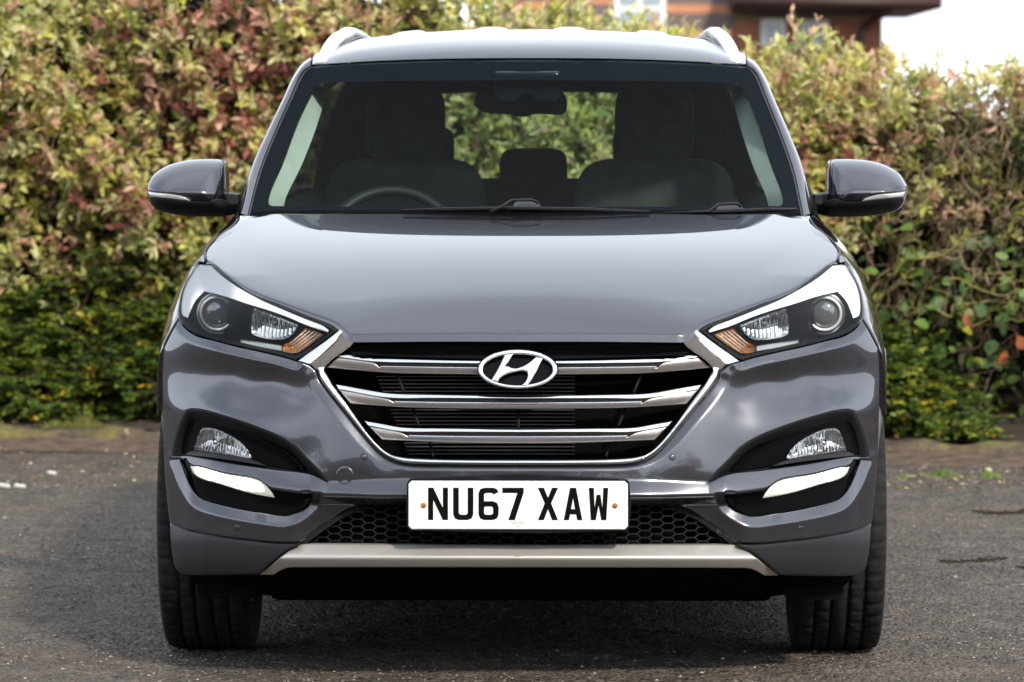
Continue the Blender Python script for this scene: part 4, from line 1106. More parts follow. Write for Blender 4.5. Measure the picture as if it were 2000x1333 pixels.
for s in (-1, 1):
    mm = side('door_mirror', m_up, M['paint'], car, s)
    side('mirror_edge', m_edge, M['gloss_black'], mm, s)
    side('lower_shell', m_low, M['black_satin'], mm, s)
    side('indicator_strip', m_ind, M['indicator'], mm, s)
    side('mirror_arm', m_arm, M['black_satin'], mm, s)
    side('mirror_glass', mg, M['mirror_glass'], mm, s, smooth=False)
    side('mirror_foot', loft([PP([(468, 414, 1.50), (470, 394, 1.54), (480, 360, 1.58)]), PP([(458, 420, 1.56), (462, 398, 1.60), (476, 362, 1.64)]), PP([(462, 424, 1.70), (466, 398, 1.74), (478, 362, 1.76)])], 12, 4), M['black_satin'], mm, s)

# ---- cowl and wipers
cowl = panel(curve([(1013, 411), (560, 412), (490, 415)], [(490, 415), (484, 432)], [(484, 432), (1013, 436)], [(1013, 436), (1013, 411)]), lambda u, v: wind_d(u, v) - .03 - .0 * u, step=25, flange=(0, .05, -.05))
weld('scuttle_panel', cowl, M['void'], car)
def wiper(arm_px, pivot_px, blade_px):
    pv = panel_r(pivot_px)
    o = mk('wiper', *pv, M['black_satin'], car)
    mk('wiper_arm', *tube(PP(arm_px), .0065, 8, flat=.6), M['black_satin'], o)
    mk('wiper_blade', *tube(PP(blade_px), [.004] + [.0075] * (len(blade_px) - 2) + [.005], 8, flat=.8), M['black'], o)
def panel_r(px_out):
    V2, T, lp = tri_fill(np.array(px_out, float), (), 4, (1, 3))
    d = wind_d(V2[:, 0], V2[:, 1]) - .05
    s = 1 - np.clip(seg_dist(V2, lp[0], True) / 7, 0, 1); d = d + .02 * (1 - np.sqrt(1 - s * s))
    return finish(P(V2[:, 0], V2[:, 1], d), T, (0, .05, 0), (0, -1, 0))
wiper([(958, 414, 1.04), (980, 404, 1.05), (1000, 391.5, 1.07), (1040, 391, 1.08), (1052, 397, 1.075)], curve([(1000, 412), (1003, 399), (1010, 394)], [(1010, 394), (1040, 391.5), (1050, 395), (1057, 405), (1058, 414)], [(1058, 414), (1000, 412)]),
      [(786, 412, 1.10), (870, 410, 1.09), (1000, 408, 1.08), (1150, 410, 1.08), (1268, 415, 1.10)])
wiper([(1345, 416, 1.14), (1385, 413, 1.14), (1403, 399.5, 1.16), (1438, 398, 1.17), (1448, 404, 1.17)], curve([(1396, 417), (1400, 405), (1410, 401)], [(1410, 401), (1440, 398.5), (1448, 402), (1452, 411), (1452, 418)], [(1452, 418), (1396, 417)]),
      [(1300, 417, 1.13), (1400, 414, 1.15), (1500, 410.5, 1.2), (1556, 409.5, 1.26)])

# ---- wheels
def tyre_geo():
    prof = [(.215, .092), (.235, .108), (.275, .1155), (.315, .1150), (.333, .112), (.343, .106), (.3475, .096), (.3495, .084), (.3500, .066),
            (.343, .0655), (.343, .0575), (.3505, .057), (.3508, .035), (.3508, .026), (.343, .0255), (.343, .0175), (.3510, .017), (.3510, .0)]
    prof = prof + [(r, -x) for r, x in prof[::-1][1:]]
    n = 300; V = []
    for k in range(n):
        t = 2 * math.pi * k / n; cut = (k % 6) == 0
        for i, (r, x) in enumerate(prof):
            rr = r
            if cut and .333 <= r and abs(x) > .0655 and r < .3501: rr = r - .0045
            if ((k + 3) % 6) == 0 and r > .345 and .02 < abs(x) < .058: rr = r - .004
            V.append((x, rr * math.cos(t), rr * math.sin(t)))
    return np.array(V), [tuple(f[::-1]) for f in grid_faces(len(prof), n, close_v=True)]
tyre = tyre_geo()
rim_l = lathe([(.222, -.10), (.228, -.105), (.214, -.09), (.205, -.05), (.20, .09), (.228, .105)], 64, 'x')
def spokes():
    parts = [lathe([(0, -.085), (.03, -.088), (.045, -.08), (.06, -.05), (.06, .0)], 24, 'x')]
    for k in range(5):
        for off in (-.16, .16):
            a = 2 * math.pi * k / 5
            p0 = np.array([-.075, .05 * math.cos(a + off), .05 * math.sin(a + off)]); p1 = np.array([-.085, .21 * math.cos(a + off * .8), .21 * math.sin(a + off * .8)])
            parts.append(tube([p0, (p0 + p1) / 2 + np.array([-.008, 0, 0]), p1], [.02, .016, .018], 8, flat=.8, up=(1, 0, 0)))
    return join(*parts)
spk = spokes()
tyre_m = None
for cy, xw in ((AX, .805), (RX, .80)):
    for s in (-1, 1):
        w = mk('wheel', *spk, M['alloy'], car); w.location = (s * xw, cy, .3505); w.rotation_euler = (0, 0, 0 if s < 0 else math.pi)
        mk('tyre', *tyre, M['rubber'], w)
        mk('rim', *rim_l, M['alloy'], w)
        mk('brake_disc', *lathe([(.07, .02), (.155, .02), (.155, .045), (.07, .045)], 40, 'x', close=True), M['satin'], w)

# ---- cabin
dash_t = []
mk('dashboard', *loft([PP([(500, 424, 1.36), (640, 420, 1.24), (800, 418, 1.17), (1013, 418, 1.15), (1230, 418, 1.17), (1400, 420, 1.24), (1550, 424, 1.36)]),
                        [(-.70, 1.55, 1.075), (-.40, 1.45, 1.088), (-.2, 1.42, 1.085), (0, 1.40, 1.080), (.2, 1.42, 1.082), (.4, 1.45, 1.085), (.70, 1.55, 1.075)],
                        [(-.70, 1.72, 1.06), (-.40, 1.72, 1.125), (-.2, 1.72, 1.09), (0, 1.72, 1.075), (.2, 1.72, 1.075), (.4, 1.72, 1.075), (.70, 1.72, 1.06)],
                        [(-.70, 1.80, .95), (-.40, 1.82, 1.0), (-.2, 1.80, .95), (0, 1.80, .9), (.2, 1.80, .9), (.4, 1.80, .9), (.70, 1.80, .95)],
                        [(-.70, 1.7, .5), (-.40, 1.7, .5), (-.2, 1.7, .5), (0, 1.7, .5), (.2, 1.7, .5), (.4, 1.7, .5), (.70, 1.7, .5)]], 40, 6), M['dash'], car)
mk('cabin_floor', *box((0, 2.9, .42), (1.6, 2.8, .06)), M['cabin'], car, smooth=False)
def steering():
    c = np.array([-.385, 1.93, 1.005]); tl = R(27); V = []
    n, m, r0, r1 = 64, 12, .185, .0165
    for i in range(n):
        a = 2 * math.pi * i / n
        for j in range(m):
            b = 2 * math.pi * j / m; r = r0 + r1 * math.cos(b); h = r1 * math.sin(b)
            p = np.array([r * math.cos(a), h, r * math.sin(a)])
            V.append(c + np.array([p[0], p[1] * math.cos(tl) + p[2] * math.sin(tl), p[2] * math.cos(tl) - p[1] * math.sin(tl)]))
    return np.array(V), grid_faces(m, n, close_u=True, close_v=True)
sw = mk('steering_wheel', *steering(), M['leather'], car)
mk('hub', *pillow((-.385, 1.90, .995), (.17, .08, .15), .7, .7), M['cabin'], sw)
mk('spoke', *tube([(-.55, 1.93, 1.0), (-.385, 1.91, 1.0), (-.22, 1.93, 1.0)], .018, 8), M['cabin'], sw)
def seat(x, y, w=.49):
    b = mk('front_seat', *pillow((x, y, .86), (w, .17, .80), .35, .5, bend=.12), M['seatcloth'], car)
    for k in (-1, 1): mk('side_bolster', *pillow((x + k * w * .43, y - .05, .84), (.11, .16, .56), .5, .7), M['seatcloth'], b)
    mk('headrest', *pillow((x, y + .02, 1.362), (.235, .115, .235), .5, .55), M['seatcloth'], b)
    for k in (-1, 1): mk('headrest_post', *tube([(x + k * .07, y + .02, 1.10), (x + k * .07, y + .02, 1.28)], .007, 8), M['satin_silver'], b)
    mk('seat_cushion', *pillow((x, y - .30, .55), (w, .55, .2), .4, .4), M['seatcloth'], b)
seat(-.367, 2.50); seat(.367, 2.50)
rs = mk('rear_seat', *pillow((0, 3.45, .86), (1.34, .18, .66), .3, .3, nu=40), M['seatcloth'], car)
mk('rear_seat_cushion', *pillow((0, 3.1, .56), (1.34, .6, .22), .35, .35, nu=40), M['seatcloth'], rs)
for x, z, wd in ((0.0, 1.192, .215), (-.37, 1.272, .24), (.37, 1.272, .24)):
    mk('rear_headrest', *pillow((x, 3.45, z), (wd, .10, .165 if x else .185), .4, .4), M['seatcloth'], rs)
# pale inner trims
for s in (-1, 1):
    tr = loft([PP([(618, 168, 2.16), (585, 235, 1.95), (553, 320, 1.66), (524, 392, 1.44), (524, 410, 1.42)]) , PP([(640, 172, 2.22), (622, 235, 2.08), (590, 320, 1.78), (556, 392, 1.54), (552, 410, 1.52)])], 20, 3)
    side('pillar_trim', tr, M['trim_in'], car, s)
    tr2 = loft([[(-.66, 2.5, 1.45), (-.72, 2.5, 1.25), (-.76, 2.5, 1.08)], [(-.65, 2.66, 1.45), (-.71, 2.66, 1.25), (-.75, 2.66, 1.08)]], 10, 2)
    side('pillar_trim', tr2, M['trim_in'], car, s)
    side('door_card', loft([[(-.74, 1.45, 1.11), (-.77, 2.4, 1.115), (-.76, 3.5, 1.13), (-.68, 4.2, 1.15)], [(-.70, 1.45, 1.05), (-.72, 2.4, 1.05), (-.71, 3.5, 1.06), (-.64, 4.2, 1.06)], [(-.72, 1.45, .5), (-.74, 2.4, .5), (-.73, 3.5, .5), (-.66, 4.2, .5)]], 24, 3), M['cabin'], car, s)
hl_y = np.linspace(2.10, 4.05, 20)
hl_rows = [[(x, y, float(roof_z(np.array(abs(x)), np.array(y))) - .045 - (.05 if abs(x) > .5 else 0)) for x in np.linspace(-.60, .60, 13)] for y in hl_y]
mk('headlining', *(np.array(hl_rows).reshape(-1, 3), grid_faces(13, 20)), mat('grey_headlining', (.16, .16, .15), .9, var=.05), car)
mk('tailgate_trim', *join(box((0, 4.10, 1.12), (1.3, .06, .06), .02), box((0, 4.02, 1.495), (1.1, .06, .06), .02), box((0, 4.15, .85), (1.3, .05, .5), .02)), M['cabin'], car)
# sensor housing and interior mirror
def wpanel(px, off, flange, m, name, parent=car, rnd=6, rh=.012):
    V2, T, lp = tri_fill(px, (), 8, (1.5, 4))
    d = wind_d(V2[:, 0], V2[:, 1]) * 0 + off
    s = 1 - np.clip(seg_dist(V2, lp[0], True) / rnd, 0, 1); d = d + rh * (1 - np.sqrt(1 - s * s))
    return mk(name, *finish(P(V2[:, 0], V2[:, 1], d), T, flange, (0, -1, 0)), m, parent)
im = wpanel(curve([(926, 205), (930, 185), (942, 176)], [(942, 176), (1020, 176), (1095, 178), (1104, 186)], [(1104, 186), (1108, 200), (1104, 220), (1096, 225)], [(1096, 225), (1040, 224), (1030, 228), (1005, 227), (995, 224), (940, 218), (926, 205)]), 2.02, (0, .03, 0), M['cabin'], 'interior_mirror')
wpanel(curve([(966, 140), (1094, 140)], [(1094, 140), (1094, 190), (1088, 200), (1078, 202), (1050, 200)], [(1050, 200), (1030, 186), (1022, 186), (1006, 200)], [(1006, 200), (985, 202), (972, 196), (966, 180), (966, 140)]), 1.93, (0, .08, 0), M['frit'], 'sensor_housing')
for x in (-.33, .33): mk('sun_visor', *box((x, 2.24, 1.515), (.42, .14, .02), .008), M['cabin'], car)
# ================================================================== SURROUNDINGS
K0, K1 = G(0, 868), G(2000, 900)                      # foot of the kerb, left and right edge of the picture
kb = (K1[1] - K0[1]) / (K1[0] - K0[0])
kt = np.array([1.0, kb, 0]); kt /= np.linalg.norm(kt); kn = np.array([-kt[1], kt[0], 0])
KO = np.array([0, K0[1] - kb * K0[0], 0])
def along(s, t, z=0.0):
    """World point s metres along the kerb, t metres behind its foot."""
    s, t, z = np.broadcast_arrays(np.asarray(s, float), np.asarray(t, float), np.asarray(z, float))
    return KO + s[..., None] * kt + t[..., None] * kn + np.stack([0 * z, 0 * z, z], -1)

def node_mat(name):
    m = bpy.data.materials.new(name); m.use_nodes = True
    return m, m.node_tree.nodes, m.node_tree.links, m.node_tree.nodes['Principled BSDF']
def ramp_node(N, stops):
    r = N.new('ShaderNodeValToRGB'); e = r.color_ramp.elements
    while len(e) < len(stops): e.new(0.5)
    for el, (p, c) in zip(e, stops): el.position = p; el.color = (*c, 1)
    return r
def noise(N, L, vec, scale, det=4, rough=.55):
    n = N.new('ShaderNodeTexNoise'); n.inputs['Scale'].default_value = scale; n.inputs['Detail'].default_value = det; n.inputs['Roughness'].default_value = rough
    L.new(vec, n.inputs['Vector']); return n

# ---- tarmac
am, N, L, B = node_mat('worn_tarmac')
tc = N.new('ShaderNodeTexCoord'); vec = tc.outputs['Object']
n_big = noise(N, L, vec, .55, 5, .6); n_mid = noise(N, L, vec, 6, 6, .65)
vor = N.new('ShaderNodeTexVoronoi'); vor.inputs['Scale'].default_value = 85; L.new(vec, vor.inputs['Vector'])
vor2 = N.new('ShaderNodeTexVoronoi'); vor2.inputs['Scale'].default_value = 30; L.new(vec, vor2.inputs['Vector'])
r_st = ramp_node(N, [(0, (.026, .0210, .017)), (.35, (.072, .060, .051)), (.7, (.124, .104, .088)), (.9, (.18, .155, .135)), (1, (.28, .24, .20))])
L.new(vor.outputs['Color'], r_st.inputs[0])
r_dirt = ramp_node(N, [(0, (.050, .037, .028)), (.5, (.115, .087, .066)), (1, (.20, .155, .118))]); L.new(n_mid.outputs['Fac'], r_dirt.inputs[0])
sep = N.new('ShaderNodeSeparateXYZ'); L.new(vec, sep.inputs[0])
near = N.new('ShaderNodeMapRange'); near.inputs['From Min'].default_value = 11.6; near.inputs['From Max'].default_value = 10.6; near.inputs['To Min'].default_value = 0; near.inputs['To Max'].default_value = .30
L.new(sep.outputs['Y'], near.inputs['Value'])
mr = N.new('ShaderNodeMapRange'); mr.inputs['From Min'].default_value = .42; mr.inputs['From Max'].default_value = .66; mr.inputs['To Max'].default_value = .62; L.new(n_big.outputs['Fac'], mr.inputs['Value'])
ad = N.new('ShaderNodeMath'); ad.operation = 'ADD'; ad.use_clamp = True; L.new(mr.outputs[0], ad.inputs[0]); L.new(near.outputs[0], ad.inputs[1])
mx = N.new('ShaderNodeMix'); mx.data_type = 'RGBA'; L.new(ad.outputs[0], mx.inputs['Factor']); L.new(r_st.outputs[0], mx.inputs['A']); L.new(r_dirt.outputs[0], mx.inputs['B'])
mul = N.new('ShaderNodeMix'); mul.data_type = 'RGBA'; mul.blend_type = 'MULTIPLY'; mul.inputs['Factor'].default_value = .8
r_m = ramp_node(N, [(.25, (.45, .45, .45)), (.75, (1.35, 1.35, 1.35))]); L.new(n_mid.outputs['Fac'], r_m.inputs[0])
L.new(mx.outputs['Result'], mul.inputs['A']); L.new(r_m.outputs[0], mul.inputs['B']); L.new(mul.outputs['Result'], B.inputs['Base Color'])
B.inputs['Roughness'].default_value = .82; B.inputs['Specular IOR Level'].default_value = .35
hs = N.new('ShaderNodeMath'); hs.operation = 'ADD'; L.new(vor.outputs['Distance'], hs.inputs[0]); L.new(vor2.outputs['Distance'], hs.inputs[1])
bp = N.new('ShaderNodeBump'); bp.inputs['Strength'].default_value = 1.0; bp.inputs['Distance'].default_value = .012; bp.invert = True
L.new(hs.outputs[0], bp.inputs['Height'])
bp2 = N.new('ShaderNodeBump'); bp2.inputs['Strength'].default_value = .9; bp2.inputs['Distance'].default_value = .03
L.new(n_mid.outputs['Fac'], bp2.inputs['Height']); L.new(bp.outputs[0], bp2.inputs['Normal']); L.new(bp2.outputs[0], B.inputs['Normal'])
GZ = -.009
ground = mk('ground', np.array([(-400, -400, GZ), (400, -400, GZ), (400, 400, GZ), (-400, 400, GZ)]), [(0, 1, 2, 3)], am, kind='structure')
# the worn stretch round the car, with its real unevenness
gx, gy = np.linspace(-2.6, 2.6, 430), 10.0 + 8.6 * np.linspace(0, 1, 560) ** 1.25
def octave(nx, ny, rg):
    a_ = rg.normal(0, 1, (ny, nx))
    xi = np.linspace(0, nx - 1.001, len(gx)); yi = np.linspace(0, ny - 1.001, len(gy))
    x0, y0 = xi.astype(int), yi.astype(int); fx_, fy_ = sstep(xi - x0), sstep(yi - y0)
    r0 = a_[y0][:, x0] * (1 - fx_) + a_[y0][:, x0 + 1] * fx_; r1 = a_[y0 + 1][:, x0] * (1 - fx_) + a_[y0 + 1][:, x0 + 1] * fx_
    return r0 * (1 - fy_[:, None]) + r1 * fy_[:, None]
rgg = np.random.default_rng(99)
hz = .0016 * octave(8, 14, rgg) + .0012 * octave(40, 70, rgg) + .0012 * octave(120, 200, rgg) + .0011 * rgg.normal(0, 1, (len(gy), len(gx)))
hz = np.clip(hz, -.006, .006); ed = np.minimum.reduce([np.arange(len(gx))[None] + 0 * hz, (len(gx) - 1 - np.arange(len(gx)))[None] + 0 * hz, np.arange(len(gy))[:, None] + 0 * hz, (len(gy) - 1 - np.arange(len(gy)))[:, None] + 0 * hz])
hz = np.where(ed == 0, GZ - .004, hz)
GXX, GYY = np.meshgrid(gx, gy)
jx = rgg.normal(0, .003, hz.shape) * (ed > 0)
tp = mk('tarmac', np.stack([GXX + jx, GYY, hz], -1).reshape(-1, 3), grid_faces(len(gx), len(gy)), am, smooth=True, kind='structure'); tp['label'] = 'uneven worn tarmac round the parked car'
ground['label'] = 'worn dark tarmac with brown dirt and loose grit'

# loose grit
def stones(n, xy, size, seed):
    rg = np.random.default_rng(seed); V, F = [], []
    p = xy(rg, n); r = size(rg, n)
    base = np.array([(1, 0, 0), (.3, .95, .1), (-.8, .6, 0), (-.8, -.6, .1), (.3, -.95, 0), (.1, .1, .8)])
    for i in range(n):
        a = rg.uniform(0, 6.28); c, s = math.cos(a), math.sin(a)
        b = base * (1 + rg.uniform(-.3, .3, base.shape)) * r[i]
        b = np.stack([b[:, 0] * c - b[:, 1] * s, b[:, 0] * s + b[:, 1] * c, b[:, 2]], -1) + np.array([p[i, 0], p[i, 1], .0005])
        o = len(V); V += list(b); F += [(o + k, o + (k + 1) % 5, o + 5) for k in range(5)]
    return np.array(V), F
grit_m, N, L, B = node_mat('grit')
gi = N.new('ShaderNodeNewGeometry'); rr = ramp_node(N, [(0, (.02, .017, .015)), (.45, (.06, .05, .042)), (.75, (.13, .11, .09)), (.95, (.22, .185, .145)), (1, (.40, .35, .28))])
L.new(gi.outputs['Random Per Island'], rr.inputs[0]); L.new(rr.outputs[0], B.inputs['Base Color']); B.inputs['Roughness'].default_value = .85
def gxy(rg, n):
    y = 10.3 + 8.2 * rg.random(n) ** 2.0
    return np.stack([(rg.random(n) - .5) * .30 * y, y], -1)
mk('grit', *stones(24000, gxy, lambda rg, n: .0016 + .0050 * rg.random(n) ** 3, 4), grit_m, smooth=False, kind='stuff')['label'] = 'loose pale grit scattered over the tarmac'

# ---- kerb and soil bed
km, N, L, B = node_mat('mossy_kerb')
tc = N.new('ShaderNodeTexCoord'); vec = tc.outputs['Object']
n1 = noise(N, L, vec, 5, 6, .65); n2 = noise(N, L, vec, 28, 5)
r1 = ramp_node(N, [(.35, (.075, .052, .038)), (.50, (.11, .082, .045)), (.60, (.16, .135, .035)), (.72, (.10, .095, .03))]); L.new(n1.outputs['Fac'], r1.inputs[0])
r2 = ramp_node(N, [(.3, (.55, .55, .55)), (.7, (1.1, 1.1, 1.1))]); L.new(n2.outputs['Fac'], r2.inputs[0])
mm_ = N.new('ShaderNodeMix'); mm_.data_type = 'RGBA'; mm_.blend_type = 'MULTIPLY'; mm_.inputs['Factor'].default_value = 1
L.new(r1.outputs[0], mm_.inputs['A']); L.new(r2.outputs[0], mm_.inputs['B']); L.new(mm_.outputs['Result'], B.inputs['Base Color']); B.inputs['Roughness'].default_value = .95
bp = N.new('ShaderNodeBump'); bp.inputs['Distance'].default_value = .02; bp.inputs['Strength'].default_value = .8; L.new(n2.outputs['Fac'], bp.inputs['Height']); L.new(bp.outputs[0], B.inputs['Normal'])
def lumpy(s, seed, amp, f):
    rg = np.random.default_rng(abs(seed)); out = np.zeros_like(np.asarray(s, float))
    for k in range(6):
        out += amp / (1 + .5 * k) * np.sin(np.asarray(s) * f * (1 + k * .83) + rg.uniform(0, 6.28))
    return out
ks = np.linspace(-14, 14, 420)
rows = []
for (t, z, a) in ((0, -.02, .008), (.02, .030, .012), (.05, .052, .010), (.11, .062, .010), (.15, .058, .008), (.17, .02, .0)):
    rows.append(along(ks, t + lumpy(ks, int(t * 1000) + 3, a, 9), z + lumpy(ks, int(t * 1000) + 9, a, 13)))
kerb = mk('kerb', np.vstack(rows), grid_faces(len(ks), len(rows)), km, kind='structure'); kerb['label'] = 'low kerb overgrown with yellow-green moss'
sm, N, L, B = node_mat('bare_soil')
tc = N.new('ShaderNodeTexCoord'); vec = tc.outputs['Object']
n1 = noise(N, L, vec, 3, 6, .6); n2 = noise(N, L, vec, 60, 5, .7)
r1 = ramp_node(N, [(.3, (.035, .024, .017)), (.55, (.075, .052, .036)), (.75, (.14, .10, .07))]); L.new(n1.outputs['Fac'], r1.inputs[0])
r2 = ramp_node(N, [(.3, (.45, .45, .45)), (.7, (1.25, 1.2, 1.15))]); L.new(n2.outputs['Fac'], r2.inputs[0])
mm_ = N.new('ShaderNodeMix'); mm_.data_type = 'RGBA'; mm_.blend_type = 'MULTIPLY'; mm_.inputs['Factor'].default_value = 1
L.new(r1.outputs[0], mm_.inputs['A']); L.new(r2.outputs[0], mm_.inputs['B']); L.new(mm_.outputs['Result'], B.inputs['Base Color']); B.inputs['Roughness'].default_value = .95
bp = N.new('ShaderNodeBump'); bp.inputs['Distance'].default_value = .03; bp.inputs['Strength'].default_value = 1; L.new(n2.outputs['Fac'], bp.inputs['Height']); L.new(bp.outputs[0], B.inputs['Normal'])
ss = np.linspace(-14, 14, 260); ts = np.r_[np.linspace(.12, 2.2, 30), 6, 14]
V = [along(ss, t, .055 + .10 * sstep((t - .12) / 1.2) * np.ones_like(ss) + lumpy(ss, int(t * 97), .008, 7 + t)) for t in ts]
soil = mk('soil_bed', np.vstack(V), grid_faces(len(ss), len(ts)), sm, kind='structure'); soil['label'] = 'bare brown soil bed behind the kerb'
# debris strip at the kerb's foot
V = [along(ss, t, z + lumpy(ss, int(t * 50) + 7, .002, 11) * (z > .004)) for t, z in ((-.36, .001), (-.28, .006), (-.12, .014), (.012, .03))]
gd = mat('gutter_dirt', (.105, .076, .056), .95, var=.45, vscale=14, bump=1, bscale=120, spec=.2)
deb = mk('gutter_dirt', np.vstack(V), grid_faces(len(ss), 4), gd, kind='stuff'); deb['label'] = 'strip of brown dirt lying along the foot of the kerb'

# ---- leaves
def leaf_verts():
    """Pointed leaf along +X, folded along its midrib: 8 points (unit length)."""
    return np.array([(0, 0, 0), (.30, .20, .05), (.30, 0, 0), (.30, -.20, .05), (.68, .17, .02), (.68, 0, -.04), (.68, -.17, .02), (1, 0, -.10)])
LEAF_F = np.array([(0, 2, 1), (0, 3, 2), (1, 2, 4), (2, 5, 4), (2, 3, 5), (3, 6, 5), (4, 5, 7), (5, 6, 7)])
EDGE_W = np.array([0, 1, 0, 1, 1, 0, 1, .6])
def leaf_cloud(name, pos, fwd, up, length, width, col, edge_col, m, parent, kind='stuff'):
    """One mesh of many leaves. pos, fwd, up (n,3); col (n,3)."""
    n = len(pos); b = leaf_verts()
    f = fwd / np.linalg.norm(fwd, axis=1)[:, None]
    s = np.cross(up, f); s /= np.maximum(np.linalg.norm(s, axis=1)[:, None], 1e-6); u = np.cross(f, s)
    V = pos[:, None] + length[:, None, None] * (b[None, :, 0, None] * f[:, None] + b[None, :, 1, None] * width[:, None, None] * s[:, None] + b[None, :, 2, None] * u[:, None])
    F = (LEAF_F[None] + 8 * np.arange(n)[:, None, None]).reshape(-1, 3)
    me = bpy.data.meshes.new(name); V = V.reshape(-1, 3)
    me.vertices.add(len(V)); me.vertices.foreach_set('co', V.ravel())
    me.loops.add(F.size); me.loops.foreach_set('vertex_index', F.ravel().astype(np.int32))
    me.polygons.add(len(F)); me.polygons.foreach_set('loop_start', np.arange(0, F.size, 3, dtype=np.int32))
    me.polygons.foreach_set('use_smooth', np.ones(len(F), bool))
    me.update(calc_edges=True)
    ca = me.color_attributes.new('leaf_colour', 'FLOAT_COLOR', 'POINT')
    w = EDGE_W[None, :, None]
    C = col[:, None] * (1 - w) + edge_col[:, None] * w
    C = np.concatenate([C, np.ones((n, 8, 1))], -1).reshape(-1)
    ca.data.foreach_set('color', C.astype(np.float32))
    me.materials.append(m)
    o = bpy.data.objects.new(name, me); COL.objects.link(o)
    if parent: o.parent = parent
    if kind: o['kind'] = kind
    return o
def leaf_mat(name, rough=.45, trl=.30):
    m = bpy.data.materials.new(name); m.use_nodes = True
    N, L = m.node_tree.nodes, m.node_tree.links; B = N['Principled BSDF']; out = N['Material Output']
    a = N.new('ShaderNodeAttribute'); a.attribute_name = 'leaf_colour'
    tc = N.new('ShaderNodeTexCoord'); ns = noise(N, L, tc.outputs['Object'], 90, 3)
    hv = N.new('ShaderNodeHueSaturation'); mr = N.new('ShaderNodeMapRange'); mr.inputs['To Min'].default_value = .75; mr.inputs['To Max'].default_value = 1.25
    L.new(ns.outputs['Fac'], mr.inputs['Value']); L.new(mr.outputs[0], hv.inputs['Value']); L.new(a.outputs['Color'], hv.inputs['Color'])
    L.new(hv.outputs[0], B.inputs['Base Color']); B.inputs['Roughness'].default_value = rough; B.inputs['Specular IOR Level'].default_value = .4
    t = N.new('ShaderNodeBsdfTranslucent'); L.new(hv.outputs[0], t.inputs['Color'])
    x = N.new('ShaderNodeMixShader'); x.inputs[0].default_value = trl
    L.new(B.outputs[0], x.inputs[1]); L.new(t.outputs[0], x.inputs[2]); L.new(x.outputs[0], out.inputs['Surface'])
    return m
LM = leaf_mat('hedge_leaf', .42, .38)
bark = mat('reddish_twig_bark', (.085, .040, .030), .7, var=.4, vscale=60)
tan_twig = mat('dry_tan_twig', (.27, .19, .12), .8, var=.4, vscale=30)
lichen_twig = mat('lichen_covered_twig', (.24, .22, .06), .9, var=.5, vscale=25)

YG, CRM, PNK, RED, GRN, BRN, DKG = [np.array(srgb(*c)) for c in ((198, 194, 102), (224, 219, 160), (212, 172, 144), (162, 104, 94), (124, 140, 64), (148, 108, 78), (64, 86, 40))]
def cxz(u, v):
    p = W(u, v, 19.6); return p[0], p[2]
RED_SPOTS = [(*cxz(u, v), r, k) for u, v, r, k in ((470, 150, .42, .85), (320, 90, .20, .6), (560, 60, .25, .6), (260, 400, .30, .45), (120, 470, .25, .4), (1640, 330, .22, .6), (1700, 180, .2, .3), (1930, 170, .25, .55), (1800, 300, .2, .4), (40, 290, .2, .4), (180, 540, .2, .6), (700, 40, .2, .35))]
def red_prob(x, z):
    p = np.full(np.shape(x), .06)
    for (cx, cz, r, k) in RED_SPOTS: p = np.maximum(p, .72 * k * np.exp(-(((x - cx) ** 2 + (z - cz) ** 2) / (2 * r * r))))
    return p
hedge_top = lambda x: np.interp(x, [-6, -2.2, -.4, 0, .45, 1.0, 1.4, 1.7, 2.2, 4, 6], [2.12, 2.08, 2.02, 1.84, 1.71, 1.61, 1.57, 1.54, 1.48, 1.50, 1.53])

